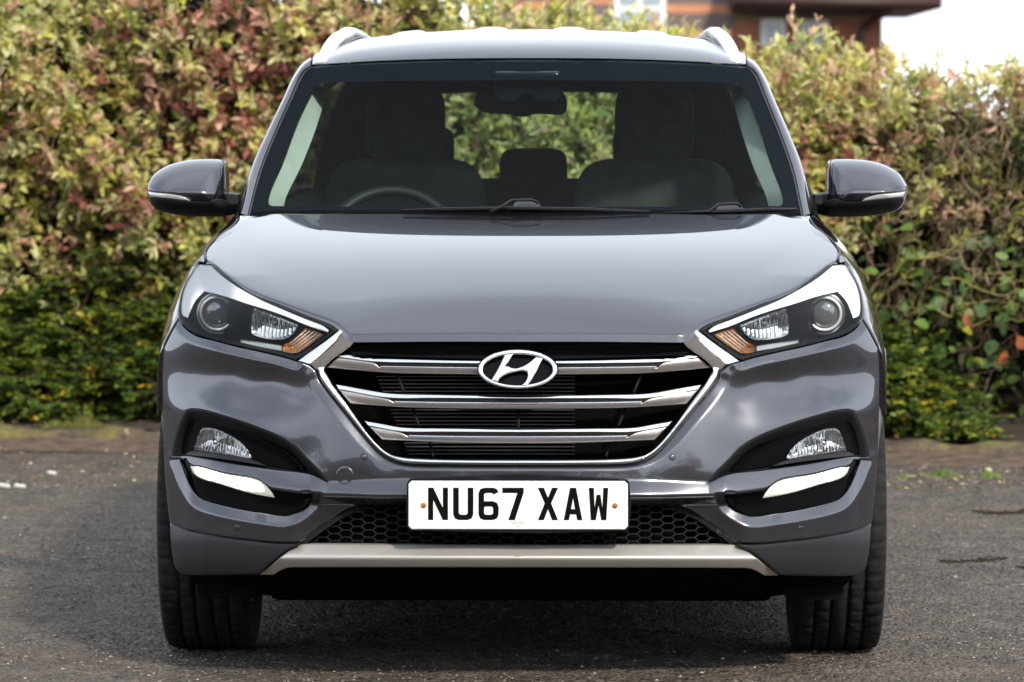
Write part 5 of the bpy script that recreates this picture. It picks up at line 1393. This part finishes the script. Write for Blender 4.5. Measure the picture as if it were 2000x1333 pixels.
def make_hedge():
    rg = np.random.default_rng(21)
    root = empty('variegated_hedge', tuple(along(0, 1.0, 0)))
    tag(root, 'tall hedge of yellow-green and pinkish-red variegated leaves behind the car', 'hedge')
    inv = Matrix.Translation(-Vector(root.location))
    off = -np.array(root.location)
    n = 13000
    x = rg.uniform(-4.2, 4.2, n)
    top = hedge_top(x) + lumpy(x, 5, .035, 7)
    z = .12 + (top - .12) * rg.random(n) ** .85
    lump = .10 * np.sin(x * 4.1 + 1) * np.sin(z * 5 + .5) + .07 * np.sin(x * 9 + z * 7) + .05 * np.sin(x * 17 - z * 13)
    face = .62 + .30 * np.clip((1.1 - z) / 1.1, 0, 1) ** 1.3 + lump + .25 * np.clip((z - top + .35) / .35, 0, 1) ** 2     # front face recedes low down
    thin = (x > 1.45 + .25 * (z - 1)) & (z < 1.32)
    face = face + np.where(thin, .22, 0)
    t = face + rg.exponential(.11, n)
    keep = rg.random(n) < np.where(thin, np.clip((z - .75) / .9, .03, .45), np.clip((z - .42) / .45, .05, 1))
    x, z, t, top, face = x[keep], z[keep], t[keep], top[keep], face[keep]
    n = len(x)
    base = along((x - KO[0]) / kt[0], t, z); base[:, 0] = x + t * 0; 
    base[:, 1] = KO[1] + kb * x + t
    # shoot directions: out of the face, upward
    upw = .35 + .9 * np.clip((z - top + .4) / .4, 0, 1) + rg.normal(0, .35, n)
    dirn = np.stack([rg.normal(0, .55, n), -1.0 + .9 * np.clip((z - top + .3) / .3, 0, 1) + rg.normal(0, .3, n), upw], -1)
    dirn /= np.linalg.norm(dirn, axis=1)[:, None]
    ln = rg.uniform(.09, .20, n)
    rp_ = red_prob(x, z); red = rg.random(n) < rp_
    kind = rg.random(n)
    c0 = np.where(red[:, None], np.where((rg.random(n) < .15 + .45 * rp_)[:, None], RED, PNK), np.where((kind < .50)[:, None], YG, np.where((kind < .70)[:, None], CRM * .85, np.where((kind < .92)[:, None], GRN, PNK))))
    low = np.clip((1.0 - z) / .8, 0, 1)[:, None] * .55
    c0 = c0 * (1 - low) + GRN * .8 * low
    P_, F_, U_, L_, W_, C_, E_ = [], [], [], [], [], [], []
    for k in range(9):
        f = .25 + .75 * k / 8
        pos = base + dirn * (ln * f)[:, None]
        side_a = rg.uniform(0, 6.28, n)
        rnd = rg.normal(0, 1, (n, 3)); rnd -= (rnd * dirn).sum(1)[:, None] * dirn; rnd /= np.linalg.norm(rnd, axis=1)[:, None]
        spread = np.interp(f, [0, 1], [1.0, .55])
        fw = dirn * (1 - spread * .6) + rnd * spread + np.array([0, -.12, .02]) + rg.normal(0, .15, (n, 3))
        up = np.array([0, -.45, .9]) + rg.normal(0, .45, (n, 3))
        length = rg.uniform(.034, .066, n) * (1.1 - .35 * (f > .9))
        cc = c0 * rg.uniform(.65, 1.25, (n, 1)) + rg.normal(0, .012, (n, 3))
        edge = np.where((rg.random(n) < .55)[:, None] & ~red[:, None], CRM * rg.uniform(.7, 1.05, (n, 1)), cc * rg.uniform(.9, 1.25, (n, 1)))
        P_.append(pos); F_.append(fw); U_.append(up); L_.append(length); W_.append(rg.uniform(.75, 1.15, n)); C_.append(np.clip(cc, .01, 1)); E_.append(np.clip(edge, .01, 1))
    Pn, Fn, Un, Ln, Wn, Cn, En = [np.concatenate(a) for a in (P_, F_, U_, L_, W_, C_, E_)]
    # 260 of the front leaves that show largest become leaves of their own
    vis = (np.abs(Pn[:, 0]) < 2.25) & (Pn[:, 2] > .9) & ((Pn[:, 0] < -1.0) | (Pn[:, 0] > 1.1) | (Pn[:, 2] > 1.75))
    score = Ln * Wn + .05 * rg.random(len(Ln)) * .2 - .02 * (Pn[:, 1] - (KO[1] + kb * Pn[:, 0]))
    score[~vis] = -1
    top_i = np.argsort(-score)[:260]
    rest = np.ones(len(Ln), bool); rest[top_i] = False
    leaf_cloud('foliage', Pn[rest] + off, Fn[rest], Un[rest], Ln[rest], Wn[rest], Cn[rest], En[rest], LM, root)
    protos = []
    for j, (c, e) in enumerate(((YG, CRM * .95), (YG * .9, YG * 1.1), (PNK, PNK * 1.1), (RED, RED * 1.1), (GRN, CRM * .8), (CRM * .8, CRM))):
        o = leaf_cloud('leaf', np.zeros((1, 3)), np.array([[1., 0, 0]]), np.array([[0, 0, 1.]]), np.ones(1), np.ones(1), c[None], e[None], LM, None, None)
        protos.append(o.data); bpy.data.objects.remove(o)
    pal = np.array([YG, YG * .9, PNK, RED, GRN, CRM * .8])
    for i in top_i:
        j = int(np.argmin(((pal - Cn[i]) ** 2).sum(1)))
        f = Fn[i] / np.linalg.norm(Fn[i]); s = np.cross(Un[i], f); s /= np.linalg.norm(s); u = np.cross(f, s)
        o = bpy.data.objects.new('leaf', protos[j]); COL.objects.link(o); o.parent = root
        Mx = Matrix(((f[0], s[0], u[0], 0), (f[1], s[1], u[1], 0), (f[2], s[2], u[2], 0), (0, 0, 0, 1)))
        o.matrix_local = Matrix.Translation(Vector(Pn[i] + off)) @ Mx @ Matrix.Diagonal((Ln[i] * 1.1, Ln[i] * Wn[i] * 1.1, Ln[i], 1))
    # shoots and inner stems
    V, F = [], []
    for i in range(0, n, 2):
        a = base[i] - dirn[i] * .06 + np.array([0, .03, -.03]); b = base[i] + dirn[i] * ln[i]
        t3 = tri_stick(a, b, .0022, .0012); o = len(V); V += list(t3[0]); F += [tuple(q + o for q in f) for f in t3[1]]
    for i in range(420):
        xx = rg.uniform(-4.2, 4.2); tt = rg.uniform(.85, 1.5); y0 = KO[1] + kb * xx
        p = np.array([xx, y0 + tt + .1, .05]); hgt = hedge_top(xx) * rg.uniform(.6, .97)
        pts = [p]
        for k in range(4): pts.append(pts[-1] + np.array([rg.normal(0, .07), rg.normal(-.04, .05), hgt / 4]))
        for a, b in zip(pts, pts[1:]):
            t3 = tri_stick(a, b, .006, .005); o = len(V); V += list(t3[0]); F += [tuple(q + o for q in f) for f in t3[1]]
    for i in range(260):
        xx = rg.uniform(-3.5, 3.5); zz = rg.uniform(.5, hedge_top(xx) - .15); a = rg.normal(1.3, .5); ll = rg.uniform(.15, .4)
        p = np.array([xx, KO[1] + kb * xx + rg.uniform(.55, .75), zz]); q = p + ll * np.array([math.cos(a), rg.normal(-.15, .15), math.sin(a)])
        m_ = (p + q) / 2 + rg.normal(0, .015, 3)
        for e0, e1 in ((p, m_), (m_, q)):
            t3 = tri_stick(e0, e1, .0035, .0025); o = len(V); V += list(t3[0]); F += [tuple(w_ + o for w_ in f) for f in t3[1]]
    mk('stem', np.array(V) + off, F, bark, root, kind='stuff')
    # solid dark core added inside the hedge to block the sky behind its gaps
    cx = np.linspace(-4.4, 4.4, 160); rows = []
    for f_, t_ in ((0, .98), (.3, .95), (.6, 1.0), (.85, 1.08), (1, 1.22), (1, 1.6)):
        rows.append(np.stack([cx, KO[1] + kb * cx + t_ + lumpy(cx, int(f_ * 40), .03, 9), .05 + f_ * (hedge_top(cx) - .16 + lumpy(cx, 17, .03, 8))], -1))
    mk('sky_blocker', np.vstack(rows) + off, grid_faces(160, 6), mat('hedge_sky_blocker', (.016, .013, .008), .95, var=.6, vscale=25, bump=1, bscale=60, spec=.1), root, smooth=False)
    n2 = 16000
    x = rg.uniform(-4.3, 4.3, n2); z = .1 + (hedge_top(x) - .20) * rg.random(n2); t = rg.uniform(.78, 1.1, n2)
    pos = np.stack([x, KO[1] + kb * x + t, z], -1)
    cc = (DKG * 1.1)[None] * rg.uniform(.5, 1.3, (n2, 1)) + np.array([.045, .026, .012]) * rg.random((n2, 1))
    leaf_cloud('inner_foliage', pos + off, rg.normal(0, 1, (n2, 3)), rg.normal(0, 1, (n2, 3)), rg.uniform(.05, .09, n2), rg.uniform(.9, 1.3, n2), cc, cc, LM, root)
    return root
def tri_stick(a, b, r0, r1):
    a, b = np.asarray(a, float), np.asarray(b, float)
    t = b - a; t = t / max(np.linalg.norm(t), 1e-9); s = np.cross(t, (.3, .2, .93)); s /= max(np.linalg.norm(s), 1e-6); u = np.cross(t, s)
    V = [a + r0 * (math.cos(k) * s + math.sin(k) * u) for k in (0, 2.09, 4.19)] + [b + r1 * (math.cos(k) * s + math.sin(k) * u) for k in (0, 2.09, 4.19)]
    return V, [(0, 1, 4, 3), (1, 2, 5, 4), (2, 0, 3, 5)]
make_hedge()

# ---- low small-leaved shrubs at the foot of the hedge
def low_shrub(name, label, u0, u1, zmax, t0, seed, n_fr, tint=1.0):
    rg = np.random.default_rng(seed)
    xa, xb = W(u0, 760, 19.0)[0], W(u1, 760, 19.0)[0]; xc = (xa + xb) / 2
    root = empty(name, (xc, KO[1] + kb * xc + t0 + .2, .08)); tag(root, label, 'shrub')
    off = -np.array(root.location)
    P_, F_, U_, L_, W_, C_ = [], [], [], [], [], []; V, F = [], []
    for i in range(n_fr):
        x = rg.uniform(xa, xb); e = min((x - xa), (xb - x)) / ((xb - xa) / 2); zt = zmax(x)
        z = .08 + (zt - .08) * rg.random() ** .9; t = t0 + .30 * (z / max(zt, .1)) ** 1.5 + .12 * rg.random() - .10 * np.sin(x * 8 + 3 * np.sin(z * 7)) * np.sin(z * 15 + 2 * x)
        p = np.array([x, KO[1] + kb * x + t, z])
        d = np.array([rg.normal(0, .75), -.75 + rg.normal(0, .3), rg.normal(.15, .25)]); d /= np.linalg.norm(d)
        ln = rg.uniform(.08, .17)
        t3 = tri_stick(p - d * .05, p + d * ln, .002, .001); o = len(V); V += list(t3[0]); F += [tuple(q + o for q in f) for f in t3[1]]
        m = int(ln / .0075)
        c_fr = (np.array(srgb(88, 112, 42)) if rg.random() < .58 else np.array(srgb(136, 144, 48)) if rg.random() < .6 else np.array(srgb(50, 72, 32))) * rg.uniform(.75, 1.2)
        if rg.random() < .025: c_fr = np.array(srgb(196, 170, 50))
        for k in range(m):
            f = k / m; sd = 1 if k % 2 else -1
            s = np.cross(d, (0, 0, 1)); s /= np.linalg.norm(s)
            P_.append(p + d * ln * f + np.array([0, 0, -.02 * f * f])); F_.append(s * sd + d * .6 + rg.normal(0, .3, 3)); U_.append(np.array([0, -.3, 1]) + rg.normal(0, .35, 3))
            L_.append(rg.uniform(.018, .032)); W_.append(rg.uniform(1.1, 1.5)); C_.append(np.clip(c_fr * rg.uniform(.7, 1.3) * tint, .005, 1))
    A = [np.array(a) for a in (P_, F_, U_, L_, W_, C_)]
    leaf_cloud('foliage', A[0] + off, A[1], A[2], A[3], A[4], A[5], A[5] * 1.1, LM, root)
    mk('stem', np.array(V) + off, F, bark, root, kind='stuff')
zl = lambda x: np.interp(x, [-4, -2.2, -1.75, -1.5, -1.0], [.60, .62, .80, .84, .8])
low_shrub('low_green_shrub', 'low dark green small-leaved shrub under the hedge left of the car', -420, 420, zl, .42, 31, 2300)
xr0, xr1 = W(1680, 760, 18.6)[0], W(1890, 760, 18.6)[0]
zr = lambda x: np.interp(x, [xr0 - .2, xr0 + .05, (xr0 + xr1) / 2, xr1 - .05, xr1], [.52, .54, .44, .24, .14])
low_shrub('low_green_shrub', 'small bright green rounded shrub at the kerb right of the car', 1600, 1876, zr, .22, 33, 850, 1.0)

# ---- bramble with larger leaves and bare twigs, right
def bramble():
    rg = np.random.default_rng(55)
    c = W(1880, 800, 18.9); root = empty('bramble_bush', (c[0], KO[1] + kb * c[0] + .9, .08))
    tag(root, 'bramble with broad green leaves and bare lichened twigs right of the car', 'bush')
    off = -np.array(root.location)
    me = {}
    for j, cc in enumerate((srgb(86, 112, 44), srgb(58, 84, 40), srgb(138, 140, 50), srgb(118, 116, 58), srgb(150, 88, 52))):
        b = np.array([(0, 0, 0), (.25, .34, .05), (.25, 0, 0), (.25, -.34, .05), (.62, .32, .02), (.62, 0, -.03), (.62, -.32, .02), (1, 0, -.08)])
        m_ = mat('bramble_leaf', cc, .42, var=.3, vscale=14, bump=.4, bscale=90)
        mm_ = bpy.data.meshes.new('leaf'); mm_.from_pydata([tuple(p) for p in b], [], [tuple(map(int, f)) for f in LEAF_F]); mm_.polygons.foreach_set('use_smooth', [True] * 8); mm_.materials.append(m_); me[j] = mm_
    for i in range(230):
        u, v = rg.uniform(1705, 2140), rg.normal(600, 105)
        if v < 400 or v > 780 or (u < 1760 and v > 640): continue
        t = .70 + rg.uniform(-.22, .35)
        x = W(u, v, 18.9)[0]; D = KO[1] + kb * x + t; p = W(u, v, D)
        f = np.array([rg.normal(0, 1), -.5 + rg.normal(0, .4), rg.normal(-.1, .7)]); f /= np.linalg.norm(f)
        up = np.array([0, -.8, .7]) + rg.normal(0, .35, 3); s = np.cross(up, f); s /= np.linalg.norm(s); q = np.cross(f, s)
        o = bpy.data.objects.new('leaf', me[int(rg.choice(5, p=[.42, .30, .14, .08, .06]))]); COL.objects.link(o); o.parent = root
        L_ = rg.uniform(.045, .085)
        o.matrix_local = Matrix.Translation(Vector(p + off)) @ Matrix(((f[0], s[0], q[0], 0), (f[1], s[1], q[1], 0), (f[2], s[2], q[2], 0), (0, 0, 0, 1))) @ Matrix.Diagonal((L_, L_ * rg.uniform(.8, 1.15), L_, 1))
    def twig(u0, v0, u1, v1, r, m_, t0=.45, t1=.35, kink=.03, branches=2):
        x0, x1 = W(u0, v0, 18.9)[0], W(u1, v1, 18.9)[0]
        a, b = W(u0, v0, KO[1] + kb * x0 + t0), W(u1, v1, KO[1] + kb * x1 + t1)
        pts = [a + (b - a) * f + (rg.normal(0, kink, 3) * (0 < f < 1)) * np.array([1, .6, 1]) * .6 for f in np.linspace(0, 1, 6)]
        pth = catmull(pts, 4); parts = [tube(pth + off, np.linspace(r, r * .45, len(pth)), 6)]
        for k in range(branches):
            i = rg.integers(4, len(pth) - 3); dd = (b - a) * rg.uniform(.15, .35) + rg.normal(0, .07, 3); q = [pth[i], pth[i] + dd * .5 + rg.normal(0, .01, 3), pth[i] + dd]
            parts.append(tube(np.array(q) + off, [r * .5, r * .4, r * .25], 5))
        mk('twig', *join(*parts), m_, root)
    for a in ((1745, 540, 1910, 455, .005, lichen_twig), (1800, 520, 1925, 452, .0055, tan_twig), (1850, 640, 1862, 430, .003, tan_twig), (1865, 490, 1905, 540, .004, tan_twig), (1720, 585, 1800, 480, .0035, lichen_twig),
              (1880, 640, 1925, 480, .003, tan_twig), (1840, 550, 1990, 565, .0045, lichen_twig), (1830, 605, 1905, 590, .004, lichen_twig), (1905, 590, 1975, 600, .004, tan_twig), (1940, 560, 2010, 490, .0045, lichen_twig),
              (1925, 535, 1985, 570, .004, tan_twig), (1880, 430, 1980, 330, .003, tan_twig), (1860, 330, 1905, 190, .004, tan_twig), (1890, 310, 1920, 240, .0025, tan_twig), (1940, 300, 1945, 215, .003, tan_twig),
              (1975, 320, 1955, 220, .003, tan_twig), (1845, 300, 1822, 190, .003, tan_twig), (1790, 400, 1830, 300, .0025, tan_twig), (1740, 430, 1800, 380, .0025, tan_twig), (1960, 620, 2010, 700, .003, bark),
              (1930, 740, 1860, 915, .0045, bark), (1985, 680, 1930, 745, .004, bark), (1900, 720, 1880, 790, .003, bark), (1960, 720, 1990, 660, .003, bark), (1815, 440, 1890, 350, .004, bark), (1840, 480, 1862, 370, .005, bark),
              (1700, 420, 1760, 330, .003, tan_twig), (1955, 440, 1985, 350, .003, lichen_twig), (1780, 620, 1830, 540, .003, lichen_twig), (1895, 640, 1990, 560, .003, lichen_twig), (1850, 690, 1990, 640, .003, bark)):
        twig(*a, t0=.55 + rg.uniform(-.15, .1), t1=.42 + rg.uniform(-.15, .15))
    for i in range(150):
        u, v = rg.uniform(1660, 2080), rg.uniform(220, 640); a = rg.normal(1.2, .5); ll = rg.uniform(40, 130)
        twig(u, v, u + ll * math.cos(a), v - ll * math.sin(a), rg.uniform(.0015, .003), (tan_twig, tan_twig, lichen_twig, bark)[i % 4], t0=rg.uniform(.40, .75), t1=rg.uniform(.30, .62), branches=1)
bramble()

# ---- grass tufts, weeds, litter
def tuft(name, label, u, v, wd, hgt, n, seed, col, cat):
    rg = np.random.default_rng(seed); c = G(u, v, .05); V, F = [], []
    for i in range(n):
        x, y = rg.normal(0, wd / 2.4), rg.normal(0, .025); a = rg.uniform(-1.1, 1.1); h = hgt * rg.uniform(.25, 1) * (.35 + .8 * math.exp(-(x / wd) ** 2 * 3) * (.6 + .4 * math.sin(x * 40)))
        w = .0025; b = np.array([x, y, 0]); tip = b + np.array([math.sin(a) * h * .7, -rg.random() * h * .4, h])
        mid = (b + tip) / 2 + np.array([0, 0, h * .15]); o = len(V)
        V += [b + (-w, 0, 0), b + (w, 0, 0), mid + (-w, 0, 0), mid + (w, 0, 0), tip]; F += [(o, o + 1, o + 3, o + 2), (o + 2, o + 3, o + 4)]
    t = mk(name, np.array(V), F, mat(name + '_green', col, .6, var=.4, vscale=30), kind='stuff')
    t.location = (c[0], c[1], .045); tag(t, label, cat)
tuft('grass_tuft', 'olive grass tuft on the mossy kerb left of the car', 150, 838, .20, .075, 480, 3, srgb(104, 104, 50), 'grass')
tuft('weed', 'bright green weed in the gutter right of the front tyre', 1836, 928, .085, .045, 60, 5, srgb(96, 116, 48), 'weed')
tuft('weed', 'small green weed in the gutter at the far right', 1930, 931, .06, .04, 36, 6, srgb(110, 132, 56), 'weed')
tuft('weed', 'tiny green weed beside the car close to the right tyre', 1762, 931, .03, .03, 20, 8, srgb(110, 128, 56), 'weed')
rg = np.random.default_rng(77)
n = 420
u = np.r_[rg.uniform(1690, 2100, 250), rg.uniform(-150, 330, 170)]; v = np.r_[rg.uniform(838, 945, 250), rg.uniform(800, 940, 170)]
pos = np.array([G(a, b, .03 if b > 905 else .10) for a, b in zip(u, v)]); tt = pos[:, 1] - KO[1] - kb * pos[:, 0]
pos[:, 2] = np.where(tt < -.02, .006, np.where(tt < .14, .078, .07 + .09 * np.clip((tt - .12) / 1.2, 0, 1)))
cc = np.array([YG, CRM, PNK, BRN, BRN * .7])[rg.integers(0, 5, n)] * rg.uniform(.6, 1.1, (n, 1))
leaf_cloud('leaf_litter', pos, np.c_[rg.normal(0, 1, (n, 2)), rg.normal(0, .2, n)], np.c_[rg.normal(0, .3, (n, 2)), np.ones(n)], rg.uniform(.015, .035, n), rg.uniform(1, 1.5, n), cc, cc, LM, None)['label'] = 'small fallen leaves scattered along the kerb'
wm = mat('white_litter', (.48, .48, .46), .6, var=.1)
for i, (u, v, a, b, lab) in enumerate(((6, 955, .05, .02, 'white scrap of litter at the left edge of the tarmac'), (38, 956, .045, .012, 'thin white scrap of litter on the tarmac at far left'), (100, 930, .035, .022, 'pale pebble on the tarmac left of the car near the kerb'), (38, 822, .04, .045, 'white scrap of paper caught in the shrub at far left'))):
    c = G(u, v, 0); p = box((0, 0, .012), (a, b, .016 if i != 3 else .05), .005); o = mk('litter' if i != 2 else 'pebble', *p, wm, smooth=False); o.location = (c[0], c[1], .0 if i < 3 else .10); o.rotation_euler = (0, .15, .3 * i)
    tag(o, lab, 'litter' if i != 2 else 'pebble')
# dark crumbs of damp dirt in low ridges
rut_m = mat('dark_damp_dirt', (.030, .023, .017), .95, var=.5, vscale=60, spec=.1)
for i, (u0, u1, v, lab) in enumerate(((1898, 2080, 999, 'upper dark ridge of dirt crumbs on the tarmac at far right'), (1830, 1968, 1096, 'dark ridge of dirt crumbs on the tarmac right of the tyre'), (1985, 2080, 1108, 'short dark ridge of dirt crumbs at the right edge'))):
    def rxy(rg, n):
        f = rg.random(n); p = np.array([G(u0 + (u1 - u0) * a, v + 4 * math.sin(a * 5)) for a in f]); w = .035 * np.sin(np.pi * f) ** .5
        return np.stack([p[:, 0], p[:, 1] + rg.normal(0, 1, n) * w], -1)
    mk('dirt_ridge', *stones(900, rxy, lambda rg, n: .002 + .005 * rg.random(n) ** 2, 60 + i), rut_m, smooth=False, kind='stuff')['label'] = lab

# ---- brick building beyond the hedge
def brick_mat(name, c1, c2, mortar):
    m, N, L, B = node_mat(name)
    tc = N.new('ShaderNodeTexCoord'); mp = N.new('ShaderNodeMapping'); mp.inputs['Rotation'].default_value = (math.pi / 2, 0, 0); L.new(tc.outputs['Object'], mp.inputs[0])
    b = N.new('ShaderNodeTexBrick'); b.inputs['Scale'].default_value = 1; b.inputs['Brick Width'].default_value = .225; b.inputs['Row Height'].default_value = .075; b.inputs['Mortar Size'].default_value = .006
    b.inputs['Color1'].default_value = (*c1, 1); b.inputs['Color2'].default_value = (*c2, 1); b.inputs['Mortar'].default_value = (*mortar, 1)
    L.new(mp.outputs[0], b.inputs['Vector']); L.new(b.outputs['Color'], B.inputs['Base Color']); B.inputs['Roughness'].default_value = .85
    return m
red_b = brick_mat('red_brick', srgb(158, 94, 70), srgb(142, 82, 62), srgb(140, 120, 105))
org_b = brick_mat('orange_brick', srgb(206, 138, 96), srgb(190, 122, 84), srgb(160, 140, 120))
gry_b = brick_mat('grey_brick', srgb(112, 96, 92), srgb(98, 84, 82), srgb(120, 110, 104))
HD = 57.0
house = empty('brick_house', tuple(W(1350, 249, HD) * np.array([1, 1, 0]))); tag(house, 'red and grey banded brick house with brown eaves beyond the hedge', 'house')
ho = -np.array(house.location)
def slab(name, u0, u1, v0, v1, D, thick, m, parent=house, o=0.0):
    a, b = W(u0, v0, D), W(u1, v1, D)
    return mk(name, *(lambda vf: (vf[0] + ho, vf[1]))(box(((a[0] + b[0]) / 2, D + thick / 2, (a[2] + b[2]) / 2), (abs(b[0] - a[0]), thick, abs(a[2] - b[2])))), m, parent, smooth=False)
vg = 249 + CAM_H * FPX / HD * 1.0     # ground line at that distance
slab('wall', 965, 1432, -380, 455, HD, 6, gry_b)
slab('wall', 1432.3, 1722, 40, 455, HD + .02, 6, red_b)
slab('wall', 1432.3, 1722, 28, 39.7, HD + .03, 6, brick_mat('buff_band_brick', srgb(150, 128, 84), srgb(140, 118, 76), srgb(130, 115, 90)))
slab('wall', 1432.3, 1722, -30, 27.7, HD + .02, 6, gry_b)
for (u0, u1, v0, v1) in ((1302, 1432, 9, 26), (965, 1062, 4, 22), (1064, 1198, -2, 8), (965, 1432, -90, -60), (965, 1198, 60, 78), (1302, 1432, 60, 78)):
    slab('brick_band', u0, u1, v0, v1, HD - .012, .05, org_b)
slab('brick_band', 1432.6, 1722, 27.8, 32, HD - .01, .05, gry_b)
wf = mat('white_window_frame', (.80, .79, .75), .4, var=.04); wg_ = mat('window_pane', (.32, .38, .42), .06, spec=.8, var=.05)
def window(u0, u1, v0, v1, cols, rows, fw):
    fr = slab('window', u0, u1, v0, v1, HD - .06, .10, wf)
    cw, rh = (u1 - u0 - fw * (cols + 1)) / cols, (v1 - v0 - fw * (rows + 1)) / rows
    for i in range(cols):
        for j in range(rows):
            a = u0 + fw + i * (cw + fw); b = v0 + fw + j * (rh + fw)
            slab('pane', a, a + cw, b, b + rh, HD - .07, .05, wg_, fr)
window(1200, 1300, -70, 62, 2, 3, 9)
window(1487, 1534, 38, 92, 1, 1, 8); window(1565, 1618, 40, 95, 1, 1, 9)
eave_m = mat('brown_eaves_timber', srgb(58, 36, 34), .55, var=.15, vscale=3)
a, b = W(1428, 18, HD - .9), W(1842, -14, HD - .9)
ev = mk('eaves', *(lambda vf: (vf[0] + ho, vf[1]))(box(((a[0] + b[0]) / 2, HD + 1.6, (a[2] + b[2]) / 2), (b[0] - a[0], 5.0, b[2] - a[2]), .02)), eave_m, house, smooth=False)
gp = np.array([W(1430, 2, HD - .98), W(1838, 6, HD - .98)]) + ho; mk('gutter', *tube(gp, .06, 10), eave_m, ev)
ra = np.array([W(1428, -12, HD - .9), W(1842, -12, HD - .9)]) + ho
rb = ra + np.array([0, 5.0, 2.8]); mk('roof', np.vstack([ra, rb[::-1], ra - np.array([0, 0, .12]), rb[::-1] - np.array([0, 0, .12])]), [(0, 1, 2, 3), (4, 7, 6, 5), (0, 4, 5, 1), (2, 6, 7, 3), (1, 5, 6, 2), (0, 3, 7, 4)], mat('roof_tiles', srgb(96, 66, 56), .8, var=.3, vscale=4), house, smooth=False)
dp = catmull(np.array([W(1742, 8, HD - .9), W(1737, 22, HD - .85), W(1712, 36, HD - .4), W(1688, 52, HD - .12), W(1680, 72, HD - .12), W(1680, 300, HD - .12), W(1680, 440, HD - .12)]), 6) + ho
mk('downpipe', *tube(dp, .05, 8), eave_m, house)

# ---- behind the photographer, seen mirrored in the paintwork
back_b = empty('brick_building', (-9, -14, 0)); tag(back_b, 'long brown brick building behind the photographer, mirrored in the bumper', 'building')
mk('wall', *box((0, -3, 2.6), (20, 6, 5.2)), brick_mat('brown_brick', srgb(112, 78, 62), srgb(98, 66, 54), srgb(120, 105, 92)), back_b, smooth=False)
for i in range(6): mk('window', *box((-8 + 3.2 * i, 0, 2.0), (1.4, .1, 1.3)), wg_, back_b, smooth=False)
mk('roof', *join(box((0, -3, 5.35), (20.6, 6.6, .3))), mat('dark_roof', srgb(60, 52, 50), .8, var=.2), back_b, smooth=False)
van = empty('parked_van', (5.2, -7, 0)); tag(van, 'red van parked behind the photographer, mirrored in the right of the bumper', 'van')
vm = mat('red_van_paint', srgb(140, 24, 36), .3, coat=1.0, rvar=.03)
mk('body', *box((0, 0, 1.25), (2.0, 4.6, 1.7), .25), vm, van)
mk('windscreen', *box((0, 2.26, 1.55), (1.6, .12, .6), .05), M['sideglass'] if False else M['gloss_black'], van)
for x in (-.9, .9):
    for y in (-1.5, 1.5): mk('wheel', *lathe([(0, -.1), (.3, -.11), (.34, -.06), (.34, .06), (.3, .11), (0, .1)], 24, 'x', (x, y, .34)), M['rubber'], van)
def tree(name, label, x, y, h, r, seed):
    rg = np.random.default_rng(seed); root = empty(name, (x, y, 0)); tag(root, label, 'tree', 'trees behind the photographer')
    mk('trunk', *tube([(0, 0, 0), (.05, 0, h * .3), (0, .1, h * .6), (.1, 0, h * .85)], [.2, .15, .1, .04], 10), bark, root)
    n = 2600; a = rg.normal(0, 1, (n, 3)); a /= np.linalg.norm(a, axis=1)[:, None]; rad = rg.random(n) ** .4
    p = a * rad[:, None] * np.array([r, r, h * .36]) * (1 + .25 * np.sin(a[:, :1] * 5 + a[:, 2:] * 4)) + np.array([0, 0, h * .62])
    cc = DKG[None] * rg.uniform(.6, 1.6, (n, 1))
    leaf_cloud('crown', p, rg.normal(0, 1, (n, 3)), rg.normal(0, 1, (n, 3)), rg.uniform(.25, .45, n), rg.uniform(1, 1.4, n), cc, cc, LM, root)
tree('tree', 'dark green tree left of the brick building behind the photographer', -22, -16, 8, 3.2, 1)
tree('tree', 'dark green tree between the brick building and the red van behind the photographer', 3.5, -20, 7, 2.8, 2)
tree('tree', 'dark green tree beyond the red van behind the photographer', 12, -18, 8, 3.4, 3)

# ---- tree outside the frame whose lowest branch just reaches in at the top right
tr = empty('tree', (4.3, 24.0, 0)); tag(tr, 'tree at far right whose lowest twig of dark leaves hangs into the top corner', 'tree')
mk('trunk', *tube([(0, 0, 0), (.03, 0, 1.2), (-.05, 0, 2.6), (.05, 0, 4.2)], [.11, .09, .07, .03], 10), bark, tr)
mk('branch', *tube([(-.04, 0, 2.3), (-.6, 0, 2.5), (-1.1, 0, 2.35), (-1.46, 0, 2.10)], [.03, .018, .010, .004], 8), bark, tr)
rg = np.random.default_rng(5); n = 1500
a_ = rg.normal(0, 1, (n, 3)); a_ /= np.linalg.norm(a_, axis=1)[:, None]
p = a_ * (rg.random(n) ** .4)[:, None] * np.array([.85, .85, 1.2]) + np.array([.1, 0, 3.9])
q = np.array([-1.46, 0, 2.10]) + rg.normal(0, 1, (16, 3)) * np.array([.035, .04, .035]); p = np.vstack([p, q]); n = len(p)
cc = np.array(srgb(96, 66, 36))[None] * rg.uniform(.5, 1.3, (n, 1))
leaf_cloud('crown', p, rg.normal(0, 1, (n, 3)), rg.normal(0, 1, (n, 3)), rg.uniform(.05, .09, n), rg.uniform(1, 1.4, n), cc, cc, LM, tr)
